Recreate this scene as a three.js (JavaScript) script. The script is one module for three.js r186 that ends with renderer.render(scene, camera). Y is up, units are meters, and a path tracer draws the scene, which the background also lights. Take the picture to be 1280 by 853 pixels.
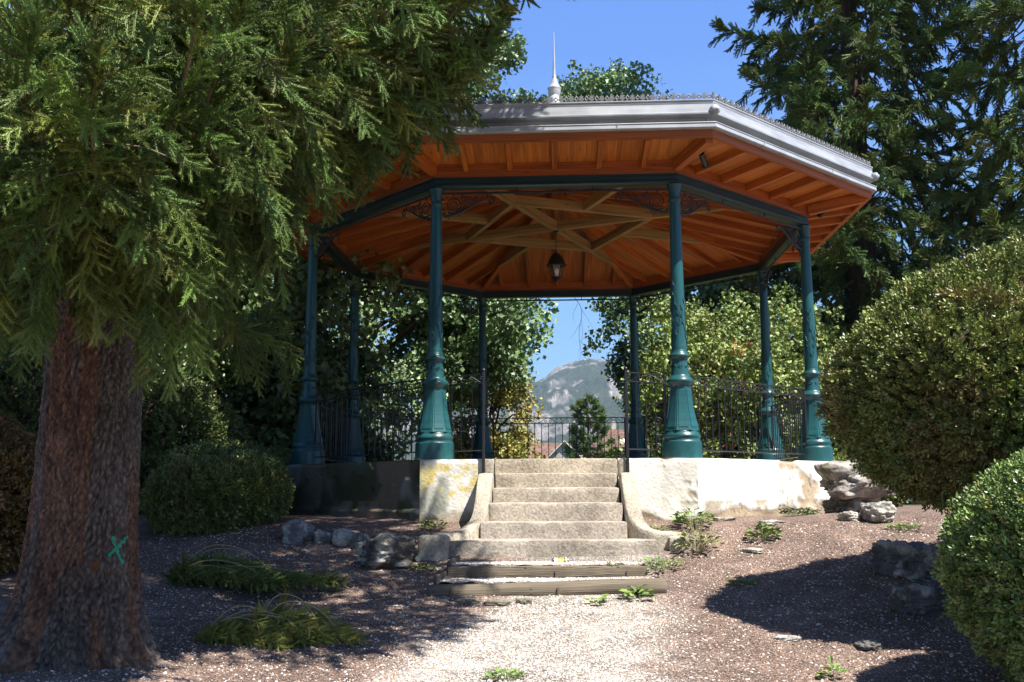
import * as THREE from 'three';
import { mergeGeometries } from 'three/addons/utils/BufferGeometryUtils.js';

// ---------------------------------------------------------------- camera, sky, sun, exposure
const FL = 1.25;                       // bandstand floor level; y = 0 is the gravel at the foot of the steps
const scene = new THREE.Scene();
const camera = new THREE.PerspectiveCamera(38.44, 1280 / 853, 0.1, 9000);
camera.position.set(0.046, FL - 0.314, 14.532);
camera.lookAt(0.046 - 0.0494, FL - 0.314 + 0.14835, 14.532 - 0.9877);
camera.rotateZ(-0.0047);

const SUN_AZ = 48 * Math.PI / 180, SUN_EL = 58 * Math.PI / 180;
const sunDir = new THREE.Vector3(Math.sin(SUN_AZ) * Math.cos(SUN_EL), Math.sin(SUN_EL), Math.cos(SUN_AZ) * Math.cos(SUN_EL));
{
  const W = 1024, H = 512, d = new Float32Array(W * H * 4);
  const stops = [[-90, .046, .046, .043], [-3, .08, .084, .08], [0, .182, .308, .435], [9, .128, .256, .435], [25, .077, .166, .422], [55, .047, .112, .32], [90, .034, .088, .265]];
  for (let r = 0; r < H; r++) {
    const el = ((r + .5) / H - .5) * 180; let k = 0;
    while (k < stops.length - 2 && stops[k + 1][0] < el) k++;
    const a = stops[k], b = stops[k + 1], t = Math.min(1, Math.max(0, (el - a[0]) / (b[0] - a[0])));
    for (let c = 0; c < W; c++) {
      const i = (r * W + c) * 4;
      const round = ((c + .5) / W - .5) * 2 * Math.PI, e = el * Math.PI / 180;
      const cs = Math.cos(round) * Math.cos(e) * sunDir.x + Math.sin(e) * sunDir.y + Math.sin(round) * Math.cos(e) * sunDir.z;
      const glow = el > -3 ? .18 * Math.pow(Math.max(0, cs), 24) + .05 * Math.pow(Math.max(0, cs), 4) : 0;   // the bright air round the sun
      d[i] = a[1] + (b[1] - a[1]) * t + glow; d[i + 1] = a[2] + (b[2] - a[2]) * t + glow; d[i + 2] = a[3] + (b[3] - a[3]) * t + glow; d[i + 3] = 1;
    }
  }
  const sky = new THREE.DataTexture(d, W, H, THREE.RGBAFormat, THREE.FloatType);
  sky.mapping = THREE.EquirectangularReflectionMapping; sky.magFilter = THREE.LinearFilter; sky.wrapS = THREE.RepeatWrapping; sky.needsUpdate = true;
  scene.background = sky; scene.environment = sky;
}
const sun = new THREE.DirectionalLight(new THREE.Color(1, .955, .87), 5);
sun.position.copy(sunDir).multiplyScalar(60); sun.target.position.set(0, 0, 0); sun.castShadow = true; sun.shadow.radius = 1;
Object.assign(sun.shadow.camera, { left: -30, right: 30, top: 30, bottom: -30, near: 1, far: 160 }); sun.shadow.mapSize.set(4096, 4096);
scene.add(sun, sun.target);
scene.fog = new THREE.FogExp2(new THREE.Color(.50, .66, .86), 0.00009);
const renderer = new THREE.WebGLRenderer({ antialias: true });
renderer.toneMapping = THREE.LinearToneMapping; renderer.toneMappingExposure = 2.3; renderer.shadowMap.enabled = true;

// ---------------------------------------------------------------- helpers
const V = (x, y, z) => new THREE.Vector3(x, y, z);
const C = (r, g, b) => new THREE.Color().setRGB(r, g, b);
const clamp = (x, a = 0, b = 1) => Math.min(b, Math.max(a, x));
const lerp = (a, b, t) => a + (b - a) * t;
const sstep = (a, b, x) => { const t = clamp((x - a) / (b - a)); return t * t * (3 - 2 * t); };
function rng(seed) { let s = seed >>> 0; return () => { s = (s + 0x6D2B79F5) >>> 0; let t = s; t = Math.imul(t ^ (t >>> 15), t | 1); t ^= t + Math.imul(t ^ (t >>> 7), t | 61); return ((t ^ (t >>> 14)) >>> 0) / 4294967296; }; }
const hash3 = (x, y, z) => { let h = Math.imul(x, 374761393) + Math.imul(y, 668265263) + Math.imul(z, 2147483647 ^ 0x5bd1e995); h = Math.imul(h ^ (h >>> 13), 1274126177); return ((h ^ (h >>> 16)) >>> 0) / 4294967296; };
const fade = (t) => t * t * t * (t * (t * 6 - 15) + 10);
function noise3(x, y, z) {           // value noise 0..1
  const X = Math.floor(x), Y = Math.floor(y), Z = Math.floor(z), u = fade(x - X), v = fade(y - Y), w = fade(z - Z);
  const L = (a, b, t) => a + (b - a) * t;
  return L(L(L(hash3(X, Y, Z), hash3(X + 1, Y, Z), u), L(hash3(X, Y + 1, Z), hash3(X + 1, Y + 1, Z), u), v),
    L(L(hash3(X, Y, Z + 1), hash3(X + 1, Y, Z + 1), u), L(hash3(X, Y + 1, Z + 1), hash3(X + 1, Y + 1, Z + 1), u), v), w);
}
function fbm3(x, y, z, o = 4) { let s = 0, a = .5, n = 0; for (let i = 0; i < o; i++) { s += a * noise3(x, y, z); n += a; x = x * 2.03 + 17.1; y = y * 2.03 + 5.3; z = z * 2.03 + 9.7; a *= .5; } return s / n; }
function pnoise(x, y, px, py, s) {   // periodic 2-D value noise
  const X = Math.floor(x), Y = Math.floor(y), u = fade(x - X), v = fade(y - Y), m = (a, n) => ((a % n) + n) % n;
  const h = (a, b) => hash3(m(a, px), m(b, py), s);
  return lerp(lerp(h(X, Y), h(X + 1, Y), u), lerp(h(X, Y + 1), h(X + 1, Y + 1), u), v);
}
function pfbm(u, v, px, py, o, s) { let r = 0, a = .5, n = 0; for (let i = 0; i < o; i++) { r += a * pnoise(u * px, v * py, px, py, s + i); n += a; px *= 2; py *= 2; a *= .5; } return r / n; }
function tex(w, h, fn, srgb = true) {
  const d = new Uint8Array(w * h * 4);
  for (let y = 0; y < h; y++) for (let x = 0; x < w; x++) { const c = fn((x + .5) / w, (y + .5) / h), i = (y * w + x) * 4; d[i] = clamp(c[0]) * 255; d[i + 1] = clamp(c[1]) * 255; d[i + 2] = clamp(c[2]) * 255; d[i + 3] = 255; }
  const t = new THREE.DataTexture(d, w, h); t.wrapS = t.wrapT = THREE.RepeatWrapping; t.magFilter = THREE.LinearFilter; t.minFilter = THREE.LinearMipmapLinearFilter; t.generateMipmaps = true;
  if (srgb) t.colorSpace = THREE.SRGBColorSpace; t.needsUpdate = true; return t;
}
const rep = (t, x, y) => { const c = t.clone(); c.repeat.set(x, y ?? x); c.needsUpdate = true; return c; };
const mat = (o) => new THREE.MeshStandardMaterial(o);
const used = new Map();
function numbered(name) { const n = used.get(name) ?? 0; used.set(name, n + 1); return n ? name + '_' + String(n).padStart(3, '0') : name; }
function shade(o) { o.traverse((m) => { if (m.isMesh) { m.castShadow = true; m.receiveShadow = true; } }); return o; }
function tag(o, label, category, group, kind) { o.userData.label = label; o.userData.category = category; if (group) o.userData.group = group; if (kind) o.userData.kind = kind; return o; }
function thing(name, label, category, pos = [0, 0, 0], turn = 0, group) {
  const g = new THREE.Group(); g.name = numbered(name); g.position.set(...pos); g.rotation.y = turn; scene.add(g); return tag(g, label, category, group);
}
function part(name, geo, m, parent) { const o = new THREE.Mesh(geo, m); o.name = name; o.castShadow = o.receiveShadow = true; parent.add(o); return o; }
function structure(name, geo, m, label) { const o = part(name, geo, m, scene); o.userData.kind = 'structure'; if (label) o.userData.label = label; return o; }
function holder(name, parent) { const g = new THREE.Group(); g.name = name; parent.add(g); return g; }

// geometry helpers: every geometry is non-indexed with position, normal, uv (metres)
function triuv(g, s = 1) {
  if (g.index) g = g.toNonIndexed();
  const p = g.attributes.position, uv = new Float32Array(p.count * 2), a = V(), b = V(), c = V();
  for (let i = 0; i < p.count; i += 3) {
    a.fromBufferAttribute(p, i); b.fromBufferAttribute(p, i + 1); c.fromBufferAttribute(p, i + 2);
    const n = b.clone().sub(a).cross(c.clone().sub(a)); const x = Math.abs(n.x), y = Math.abs(n.y), z = Math.abs(n.z);
    [a, b, c].forEach((q, k) => { const u = y >= x && y >= z ? [q.x, q.z] : x >= z ? [q.z, q.y] : [q.x, q.y]; uv[(i + k) * 2] = u[0] * s; uv[(i + k) * 2 + 1] = u[1] * s; });
  }
  g.setAttribute('uv', new THREE.BufferAttribute(uv, 2)); return g;
}
function box(w, h, d, x = 0, y = 0, z = 0) { const g = new THREE.BoxGeometry(w, h, d); g.translate(x, y, z); return triuv(g); }
// chamfered bar along an axis from a to b; uv.x runs along the length
function beam(a, b, w, h, bev = .004, up = V(0, 1, 0)) {
  const dir = b.clone().sub(a), L = dir.length(); dir.normalize();
  const side = V().crossVectors(up, dir).normalize(), u2 = V().crossVectors(dir, side).normalize();
  const c = Math.min(bev, w / 3, h / 3), pr = [[w / 2 - c, -h / 2], [w / 2, -h / 2 + c], [w / 2, h / 2 - c], [w / 2 - c, h / 2], [-w / 2 + c, h / 2], [-w / 2, h / 2 - c], [-w / 2, -h / 2 + c], [-w / 2 + c, -h / 2]];
  const P = [], U = [], off = hash3(Math.round(a.x * 1000), Math.round(b.z * 1000), 7) * 9;
  const at = (k, e) => { const q = pr[k % 8]; return (e ? b : a).clone().addScaledVector(side, q[0]).addScaledVector(u2, q[1]); };
  let per = 0;
  for (let k = 0; k < 8; k++) {
    const q = pr[k], r = pr[(k + 1) % 8], len = Math.hypot(q[0] - r[0], q[1] - r[1]);
    const A = at(k, 0), B = at(k, 1), D = at(k + 1, 0), E = at(k + 1, 1);
    for (const [v, uu, vv] of [[A, 0, per], [D, 0, per + len], [B, L, per], [B, L, per], [D, 0, per + len], [E, L, per + len]]) { P.push(v.x, v.y, v.z); U.push(uu + off, vv + off * .37); }
    per += len;
  }
  for (const e of [0, 1]) for (let k = 1; k < 7; k++) { const t = e ? [0, k, k + 1] : [0, k + 1, k]; for (const j of t) { const v = at(j, e); P.push(v.x, v.y, v.z); U.push(pr[j][0] + off, pr[j][1]); } }
  const g = new THREE.BufferGeometry(); g.setAttribute('position', new THREE.Float32BufferAttribute(P, 3)); g.setAttribute('uv', new THREE.Float32BufferAttribute(U, 2));
  g.computeVertexNormals(); const n = g.attributes.normal; if (g.boundingBox === null) g.computeBoundingBox();
  // make sure faces look outwards
  const mid = a.clone().add(b).multiplyScalar(.5), f = V().fromBufferAttribute(g.attributes.position, 0).add(V().fromBufferAttribute(g.attributes.position, 1)).add(V().fromBufferAttribute(g.attributes.position, 2)).multiplyScalar(1 / 3).sub(mid);
  f.addScaledVector(dir, -f.dot(dir));
  if (f.dot(V().fromBufferAttribute(n, 0)) < 0) flip(g);
  return g;
}
function flip(g) { for (const k of ['position', 'uv']) { const a = g.attributes[k], s = a.itemSize, r = a.array; for (let i = 0; i < a.count; i += 3) for (let c = 0; c < s; c++) { const t = r[(i + 1) * s + c]; r[(i + 1) * s + c] = r[(i + 2) * s + c]; r[(i + 2) * s + c] = t; } } g.computeVertexNormals(); return g; }
function tube(pts, r, seg = 5, n = null, taper = 1) {
  const c = new THREE.CatmullRomCurve3(pts), N = n ?? Math.max(2, pts.length * 3), g = new THREE.TubeGeometry(c, N, r, seg, false);
  if (taper !== 1) { const p = g.attributes.position, q = V(), o = V(); for (let i = 0; i <= N; i++) { c.getPointAt(i / N, o); const f = lerp(1, taper, i / N); for (let j = 0; j <= seg; j++) { const k = i * (seg + 1) + j; q.fromBufferAttribute(p, k).sub(o).multiplyScalar(f).add(o); p.setXYZ(k, q.x, q.y, q.z); } } }
  return g.toNonIndexed();
}
const merge = (l) => mergeGeometries(l.map((g) => { g = g.index ? g.toNonIndexed() : g; for (const k of Object.keys(g.attributes)) if (!['position', 'normal', 'uv'].includes(k)) g.deleteAttribute(k); return g; }));
function lathe(pr, seg = 32) { const g = new THREE.LatheGeometry(pr.map((q) => new THREE.Vector2(q[0], q[1])), seg); return g.toNonIndexed(); }
// a stone-like block: rounded edges, worn, uneven faces
function roughBox(w, h, d, r, amp, step = .06, seed = 0, f = 5) {
  const n = (s) => Math.max(3, Math.min(60, Math.round(s / step)));
  const g = new THREE.BoxGeometry(w, h, d, n(w), n(h), n(d)), p = g.attributes.position, q = V(), c = V();
  for (let i = 0; i < p.count; i++) {
    q.fromBufferAttribute(p, i);
    const e = noise3(q.x * f * 1.7 + seed, q.y * f, q.z * f * 1.7 + 3) , rr = r * (.5 + 1.3 * e * e);
    c.set(clamp(q.x, -w / 2 + rr, w / 2 - rr), clamp(q.y, -h / 2 + rr, h / 2 - rr), clamp(q.z, -d / 2 + rr, d / 2 - rr));
    const o = q.clone().sub(c), l = o.length(); if (l > 0) q.copy(c).addScaledVector(o, Math.min(1, rr / l));
    const nn = o.lengthSq() > 0 ? o.normalize() : V(0, 0, 0), k = (fbm3(q.x * f + seed * 3.1, q.y * f, q.z * f, 3) - .5) * 2 * amp;
    q.addScaledVector(nn, k); p.setXYZ(i, q.x, q.y, q.z);
  }
  g.computeVertexNormals(); return triuv(g);
}
const Y0 = V(0, 1, 0), _m = new THREE.Matrix4(), _q = new THREE.Quaternion(), _q2 = new THREE.Quaternion();
class Copies {                          // collects matrices and colours for one InstancedMesh
  constructor() { this.m = []; this.c = []; }
  add(pos, dir, roll, s, col) { _q.setFromUnitVectors(Y0, dir); _q2.setFromAxisAngle(Y0, roll); _q.multiply(_q2); _m.compose(pos, _q, typeof s === 'number' ? V(s, s, s) : s); this.m.push(..._m.elements); this.c.push(col.r, col.g, col.b); }
  get n() { return this.c.length / 3; }
  build(name, geo, m, parent) {
    const o = new THREE.InstancedMesh(geo, m, this.n); o.instanceMatrix.array.set(this.m); o.instanceColor = new THREE.InstancedBufferAttribute(new Float32Array(this.c), 3);
    o.name = name; o.castShadow = o.receiveShadow = true; o.userData.kind = 'stuff'; parent.add(o); return o;
  }
}
function pixelRay(u, v) { const q = V((u / 1280) * 2 - 1, 1 - (v / 853) * 2, .5); camera.updateMatrixWorld(); camera.aspect = 1280 / 853; camera.updateProjectionMatrix(); return q.unproject(camera).sub(camera.position).normalize(); }
function pixelAtZ(u, v, z) { const r = pixelRay(u, v); return camera.position.clone().addScaledVector(r, (z - camera.position.z) / r.z); }

// ---------------------------------------------------------------- materials
const T = {};
T.wood = tex(512, 512, (u, v) => {            // long grain along u, knots
  const w = pfbm(u, v, 2, 6, 3, 11) * .5, g = pfbm(u + 0, v + w * .06, 3, 64, 3, 3), s = pfbm(u, v, 2, 9, 2, 5);
  let k = .72 + .32 * (g - .5) + .22 * (s - .5);
  for (let i = 0; i < 9; i++) { const kx = hash3(i, 1, 1), ky = hash3(i, 2, 1), dx = Math.min(Math.abs(u - kx), 1 - Math.abs(u - kx)) * 1.1, dy = Math.min(Math.abs(v - ky), 1 - Math.abs(v - ky)) * 1.9, r = Math.hypot(dx, dy); k -= .42 * Math.exp(-r * r * 9000 / 2) ; }
  return [k * 1.0, k * .97, k * .92];
});
T.speck = tex(1024, 1024, (u, v) => {         // weathered concrete / limestone
  const a = pfbm(u, v, 4, 4, 5, 21), b = pfbm(u, v, 60, 60, 3, 31), c = pnoise(u * 200, v * 200, 200, 200, 41);
  const pit = c > .86 ? -.2 : c < .1 ? .08 : 0; const k = .78 + .35 * (a - .5) + .28 * (b - .5) + pit;
  return [k, k * .985, k * .96];
});
T.speckBump = tex(1024, 1024, (u, v) => { const b = pfbm(u, v, 50, 50, 4, 31), c = pnoise(u * 200, v * 200, 200, 200, 41); const k = b * .8 + (c > .86 ? -.25 : 0) + .2; return [k, k, k]; }, false);
T.plaster = tex(512, 512, (u, v) => { const a = pfbm(u, v, 4, 4, 5, 121), b = pfbm(u, v, 50, 50, 3, 131); const k = .92 + .12 * (a - .5) + .12 * (b - .5); return [k, k * .99, k * .97]; });
T.soil = tex(1024, 1024, (u, v) => {          // gravel and crumbs, 1.3 m tile
  const a = pfbm(u, v, 5, 5, 4, 51); const n1 = pnoise(u * 160, v * 160, 160, 160, 61), n2 = pnoise(u * 310, v * 310, 310, 310, 62), n3 = pnoise(u * 85, v * 85, 85, 85, 63);
  let k = .56 + .3 * (a - .5) + .28 * (n2 - .5) + .24 * (n1 - .5);
  if (n1 > .78) k += .32 * (n1 - .6) * 2; if (n2 > .88) k += .22; if (n2 < .12) k -= .16; if (n3 < .1) k -= .12;
  return [k, k * lerp(.96, 1, n1), k * lerp(.9, 1.02, n1)];
});
T.soilBump = tex(1024, 1024, (u, v) => { const n1 = pnoise(u * 160, v * 160, 160, 160, 61), n2 = pnoise(u * 310, v * 310, 310, 310, 62), a = pfbm(u, v, 12, 12, 3, 71); const k = .45 * n1 + .3 * n2 + .25 * a; return [k, k, k]; }, false);
T.bark = tex(1024, 1024, (u, v) => {
  const w = pfbm(u, v, 6, 6, 3, 81) * .09, a = pfbm(u + w, v, 40, 10, 4, 82), b = pfbm(u + w, v + w, 90, 50, 3, 83), f = pfbm(u, v, 3, 2, 3, 84);
  const k = .68 + .5 * (a - .5) + .5 * (b - .5) + .15 * (f - .5); return [k, k * lerp(.93, .98, f), k * lerp(.86, .96, f)];
});
T.barkBump = tex(1024, 1024, (u, v) => { const w = pfbm(u, v, 6, 6, 3, 81) * .09, a = pfbm(u + w, v, 40, 10, 4, 82), b = pfbm(u + w, v + w, 90, 50, 3, 83); const k = a * .65 + b * .35; return [k, k, k]; }, false);
T.zinc = tex(512, 512, (u, v) => { const a = pfbm(u, v, 5, 5, 5, 91), b = pfbm(u, v, 3, 40, 3, 92); const k = .8 + .25 * (a - .5) + .14 * (b - .5); return [k, k, k]; });
T.paint = tex(256, 256, (u, v) => { const a = pfbm(u, v, 6, 6, 4, 101), b = pfbm(u, v, 40, 40, 2, 102); const k = .86 + .2 * (a - .5) + .12 * (b - .5) ; return [k, k, k]; });
T.paintBump = tex(256, 256, (u, v) => { const k = pfbm(u, v, 24, 24, 3, 111); return [k, k, k]; }, false);
const M = {};
M.wood = mat({ color: C(.82, .23, .026), map: rep(T.wood, .8, 1.6), roughness: .55 });
M.wood2 = mat({ color: C(.90, .275, .034), map: rep(T.wood, .9, 1.3), roughness: .55 });
M.wood3 = mat({ color: C(.72, .19, .024), map: rep(T.wood, .7, 1.5), roughness: .55 });
M.panels = [C(.95, .30, .034), C(.90, .27, .03), C(.97, .33, .042)].map((c, i) => mat({ color: c, map: rep(T.wood, .62 + i * .1, 1.1 + .2 * i), roughness: .6 }));
M.pale = mat({ color: C(.64, .42, .15), map: rep(T.wood, .8, 1.6), roughness: .6 });
M.green = mat({ color: C(.020, .108, .116), map: rep(T.paint, 1.5), bumpMap: rep(T.paintBump, 3), bumpScale: .0006, roughness: .33 });
M.iron = mat({ color: C(.010, .016, .018), roughness: .42, bumpMap: rep(T.paintBump, 4), bumpScale: .0004 });
M.beamIron = mat({ color: C(.012, .045, .05), map: rep(T.paint, 1.5), roughness: .38 });
M.rail = mat({ color: C(.014, .013, .015), roughness: .38, bumpMap: rep(T.paintBump, 4), bumpScale: .0005 });
M.zinc = mat({ color: C(.60, .63, .67), map: rep(T.zinc, .7), roughness: .4, metalness: .1 });
M.cast = mat({ color: C(.30, .30, .31), map: rep(T.zinc, 2), roughness: .5, metalness: .3 });
M.stone = mat({ color: C(.55, .49, .41), map: rep(T.speck, .9), bumpMap: rep(T.speckBump, .9), bumpScale: .006, roughness: .95, vertexColors: false });
M.timber = mat({ color: C(.30, .26, .21), map: rep(T.wood, 1.2, 2.2), bumpMap: rep(T.wood, 1.2, 2.2), bumpScale: .012, roughness: .95 });

// ---------------------------------------------------------------- ground
const GZ = [-4000, -200, -135, -60, -20, -4.5, 3.6, 4.6, 5.6, 6.1, 8, 11, 14.5, 20, 40, 600], GY = [60, 3, .6, -.5, -.75, -.72, -.64, -.88, -1.13, -1.245, -1.43, -1.66, -1.87, -2.0, -2.2, -6];
function profile(z) { let k = 0; while (k < GZ.length - 2 && GZ[k + 1] < z) k++; return lerp(GY[k], GY[k + 1], clamp((z - GZ[k]) / (GZ[k + 1] - GZ[k]))); }
function groundY(x, z) {
  let y = profile(z) * .5 + profile(z - .25) * .25 + profile(z + .25) * .25;
  y += .10 * sstep(1.6, 3.6, x) * sstep(2, 5, z) * sstep(12, 7, z);               // bank on the right
  y += .05 * sstep(-2, -4, x) * sstep(2, 5, z);
  if (Math.abs(x) < 30 && z > -8 && z < 24) y += (fbm3(x * .9, 3.3, z * .9, 3) - .5) * .07 + (fbm3(x * 5, 8.3, z * 5, 3) - .5) * .025;
  return FL + y;
}
const pathness = (x, z) => { const hw = .62 + .48 * clamp((z - 5.6) / 3.2, 0, 4) , c = .10 - .10 * (z - 6); return 1 - sstep(hw * .55, hw * 1.25, Math.abs(x - c) + (fbm3(x * 1.6, 1.5, z * 1.6, 3) - .5) * .9); };
{
  const line = (lo, a, b, hi, fine) => { const l = []; for (let q = a; q <= b + 1e-6; q += fine) l.push(q); let s = fine; for (let q = b; q < hi;) { s *= 1.35; q += s; l.push(Math.min(q, hi)); } s = fine; for (let q = a; q > lo;) { s *= 1.35; q -= s; l.unshift(Math.max(q, lo)); } return l; };
  const xs = line(-3500, -6.5, 6.5, 3500, .09), zs = line(-3900, 2, 10, 500, .08), nx = xs.length, nz = zs.length;
  const P = new Float32Array(nx * nz * 3), UV = new Float32Array(nx * nz * 2), CC = new Float32Array(nx * nz * 3), I = [];
  const mulch = [.54, .385, .315], gravel = [.93, .85, .76], grass = [.10, .16, .05];
  for (let j = 0; j < nz; j++) for (let i = 0; i < nx; i++) {
    const k = j * nx + i, x = xs[i], z = zs[j]; P.set([x, groundY(x, z), z], k * 3); UV.set([x / 1.3, z / 1.3], k * 2);
    const p = pathness(x, z), dirt = fbm3(x * 1.2, 9.1, z * 1.2, 4), v = .75 + .5 * dirt, far = sstep(-6, -9, z + 3 * (fbm3(x * .3, 2, z * .3, 3) - .5));
    for (let c = 0; c < 3; c++) CC[k * 3 + c] = lerp(lerp(mulch[c], gravel[c], p * .9) * v, grass[c] * v, far);
  }
  for (let j = 0; j < nz - 1; j++) for (let i = 0; i < nx - 1; i++) { const a = j * nx + i; I.push(a, a + nx, a + 1, a + 1, a + nx, a + nx + 1); }
  const g = new THREE.BufferGeometry(); g.setAttribute('position', new THREE.BufferAttribute(P, 3)); g.setAttribute('uv', new THREE.BufferAttribute(UV, 2)); g.setAttribute('color', new THREE.BufferAttribute(CC, 3)); g.setIndex(I); g.computeVertexNormals();
  structure('ground', g, mat({ map: T.soil, bumpMap: T.soilBump, bumpScale: .012, roughness: 1, vertexColors: true }), 'brown mulch ground with a pale gravel path');
}
function groundAt(u, v) { const r = pixelRay(u, v), p = V(); for (let t = 2; t < 120; t += .02) { p.copy(camera.position).addScaledVector(r, t); if (p.y < groundY(p.x, p.z)) return p; } return p; }

// ---------------------------------------------------------------- bandstand
const AP = 3.38, RC = AP / Math.cos(Math.PI / 8), TG = Math.tan(Math.PI / 8), EA = 4.2;
const F = (k, s, y, a) => { const t = k * Math.PI / 4; return V(Math.sin(t) * a + Math.cos(t) * s, y, Math.cos(t) * a - Math.sin(t) * s); };
const corner = (j, r, y) => { const t = (j + .5) * Math.PI / 4; return V(Math.sin(t) * r, y, Math.cos(t) * r); };
// a strip with profile [[a, y], ...] run along side k of the octagon and mitred at its corners
function mitre(k, pr, s0 = null, s1 = null, closed = true) {
  const P = [], U = []; let per = 0;
  for (let i = 0; i < (closed ? pr.length : pr.length - 1); i++) {
    const q = pr[i], r = pr[(i + 1) % pr.length], len = Math.hypot(q[0] - r[0], q[1] - r[1]);
    const e = (p, w) => w < 0 ? (s0 ?? -TG * p[0]) : (s1 ?? TG * p[0]);
    const A = F(k, e(q, -1), q[1], q[0]), B = F(k, e(q, 1), q[1], q[0]), D = F(k, e(r, -1), r[1], r[0]), E = F(k, e(r, 1), r[1], r[0]);
    for (const [v, uu, vv] of [[A, e(q, -1), per], [B, e(q, 1), per], [D, e(r, -1), per + len], [D, e(r, -1), per + len], [B, e(q, 1), per], [E, e(r, 1), per + len]]) { P.push(v.x, v.y, v.z); U.push(uu + k * 3.3, vv + k * .7); }
    per += len;
  }
  if (s0 !== null || s1 !== null) {                    // end caps of a cut strip
    for (const w of [-1, 1]) for (let i = 1; i < pr.length - 1; i++) for (const j of w > 0 ? [0, i, i + 1] : [0, i + 1, i]) { const q = pr[j], v = F(k, w < 0 ? (s0 ?? -TG * q[0]) : (s1 ?? TG * q[0]), q[1], q[0]); P.push(v.x, v.y, v.z); U.push(q[0], q[1]); }
  }
  const g = new THREE.BufferGeometry(); g.setAttribute('position', new THREE.Float32BufferAttribute(P, 3)); g.setAttribute('uv', new THREE.Float32BufferAttribute(U, 2)); g.computeVertexNormals(); return g;
}
// slab on side k with corners [[s, a], ...] whose underside follows yOf(a)
function slab(k, pts, yOf, th) {
  const P = [], U = [], n = pts.length, at = (i, t) => { const [s, a] = pts[(i + n) % n]; return F(k, s, yOf(a) + t, a); };
  const put = (v, s, a) => { P.push(v.x, v.y, v.z); U.push(a + k * 1.7 + pts[0][0] * 2.1, s + k * .9); };
  for (let i = 1; i < n - 1; i++) { for (const j of [0, i, i + 1]) put(at(j, 0), ...pts[j]); for (const j of [0, i + 1, i]) put(at(j, th), ...pts[j]); }
  for (let i = 0; i < n; i++) { const A = at(i, 0), B = at(i + 1, 0), D = at(i, th), E = at(i + 1, th); for (const v of [A, D, B, B, D, E]) put(v, 0, v.y); }
  const g = new THREE.BufferGeometry(); g.setAttribute('position', new THREE.Float32BufferAttribute(P, 3)); g.setAttribute('uv', new THREE.Float32BufferAttribute(U, 2)); g.computeVertexNormals(); return g;
}
const bs = thing('bandstand', 'octagonal bandstand with teal columns, orange timber ceiling and zinc gutter', 'bandstand', [0, FL, 0]);
const raftY = (a) => a < AP ? 3.37 + .25 * (AP - a) : 3.37 + .12 * (a - AP);
const panelY = (a) => raftY(a) + .10;

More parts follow.
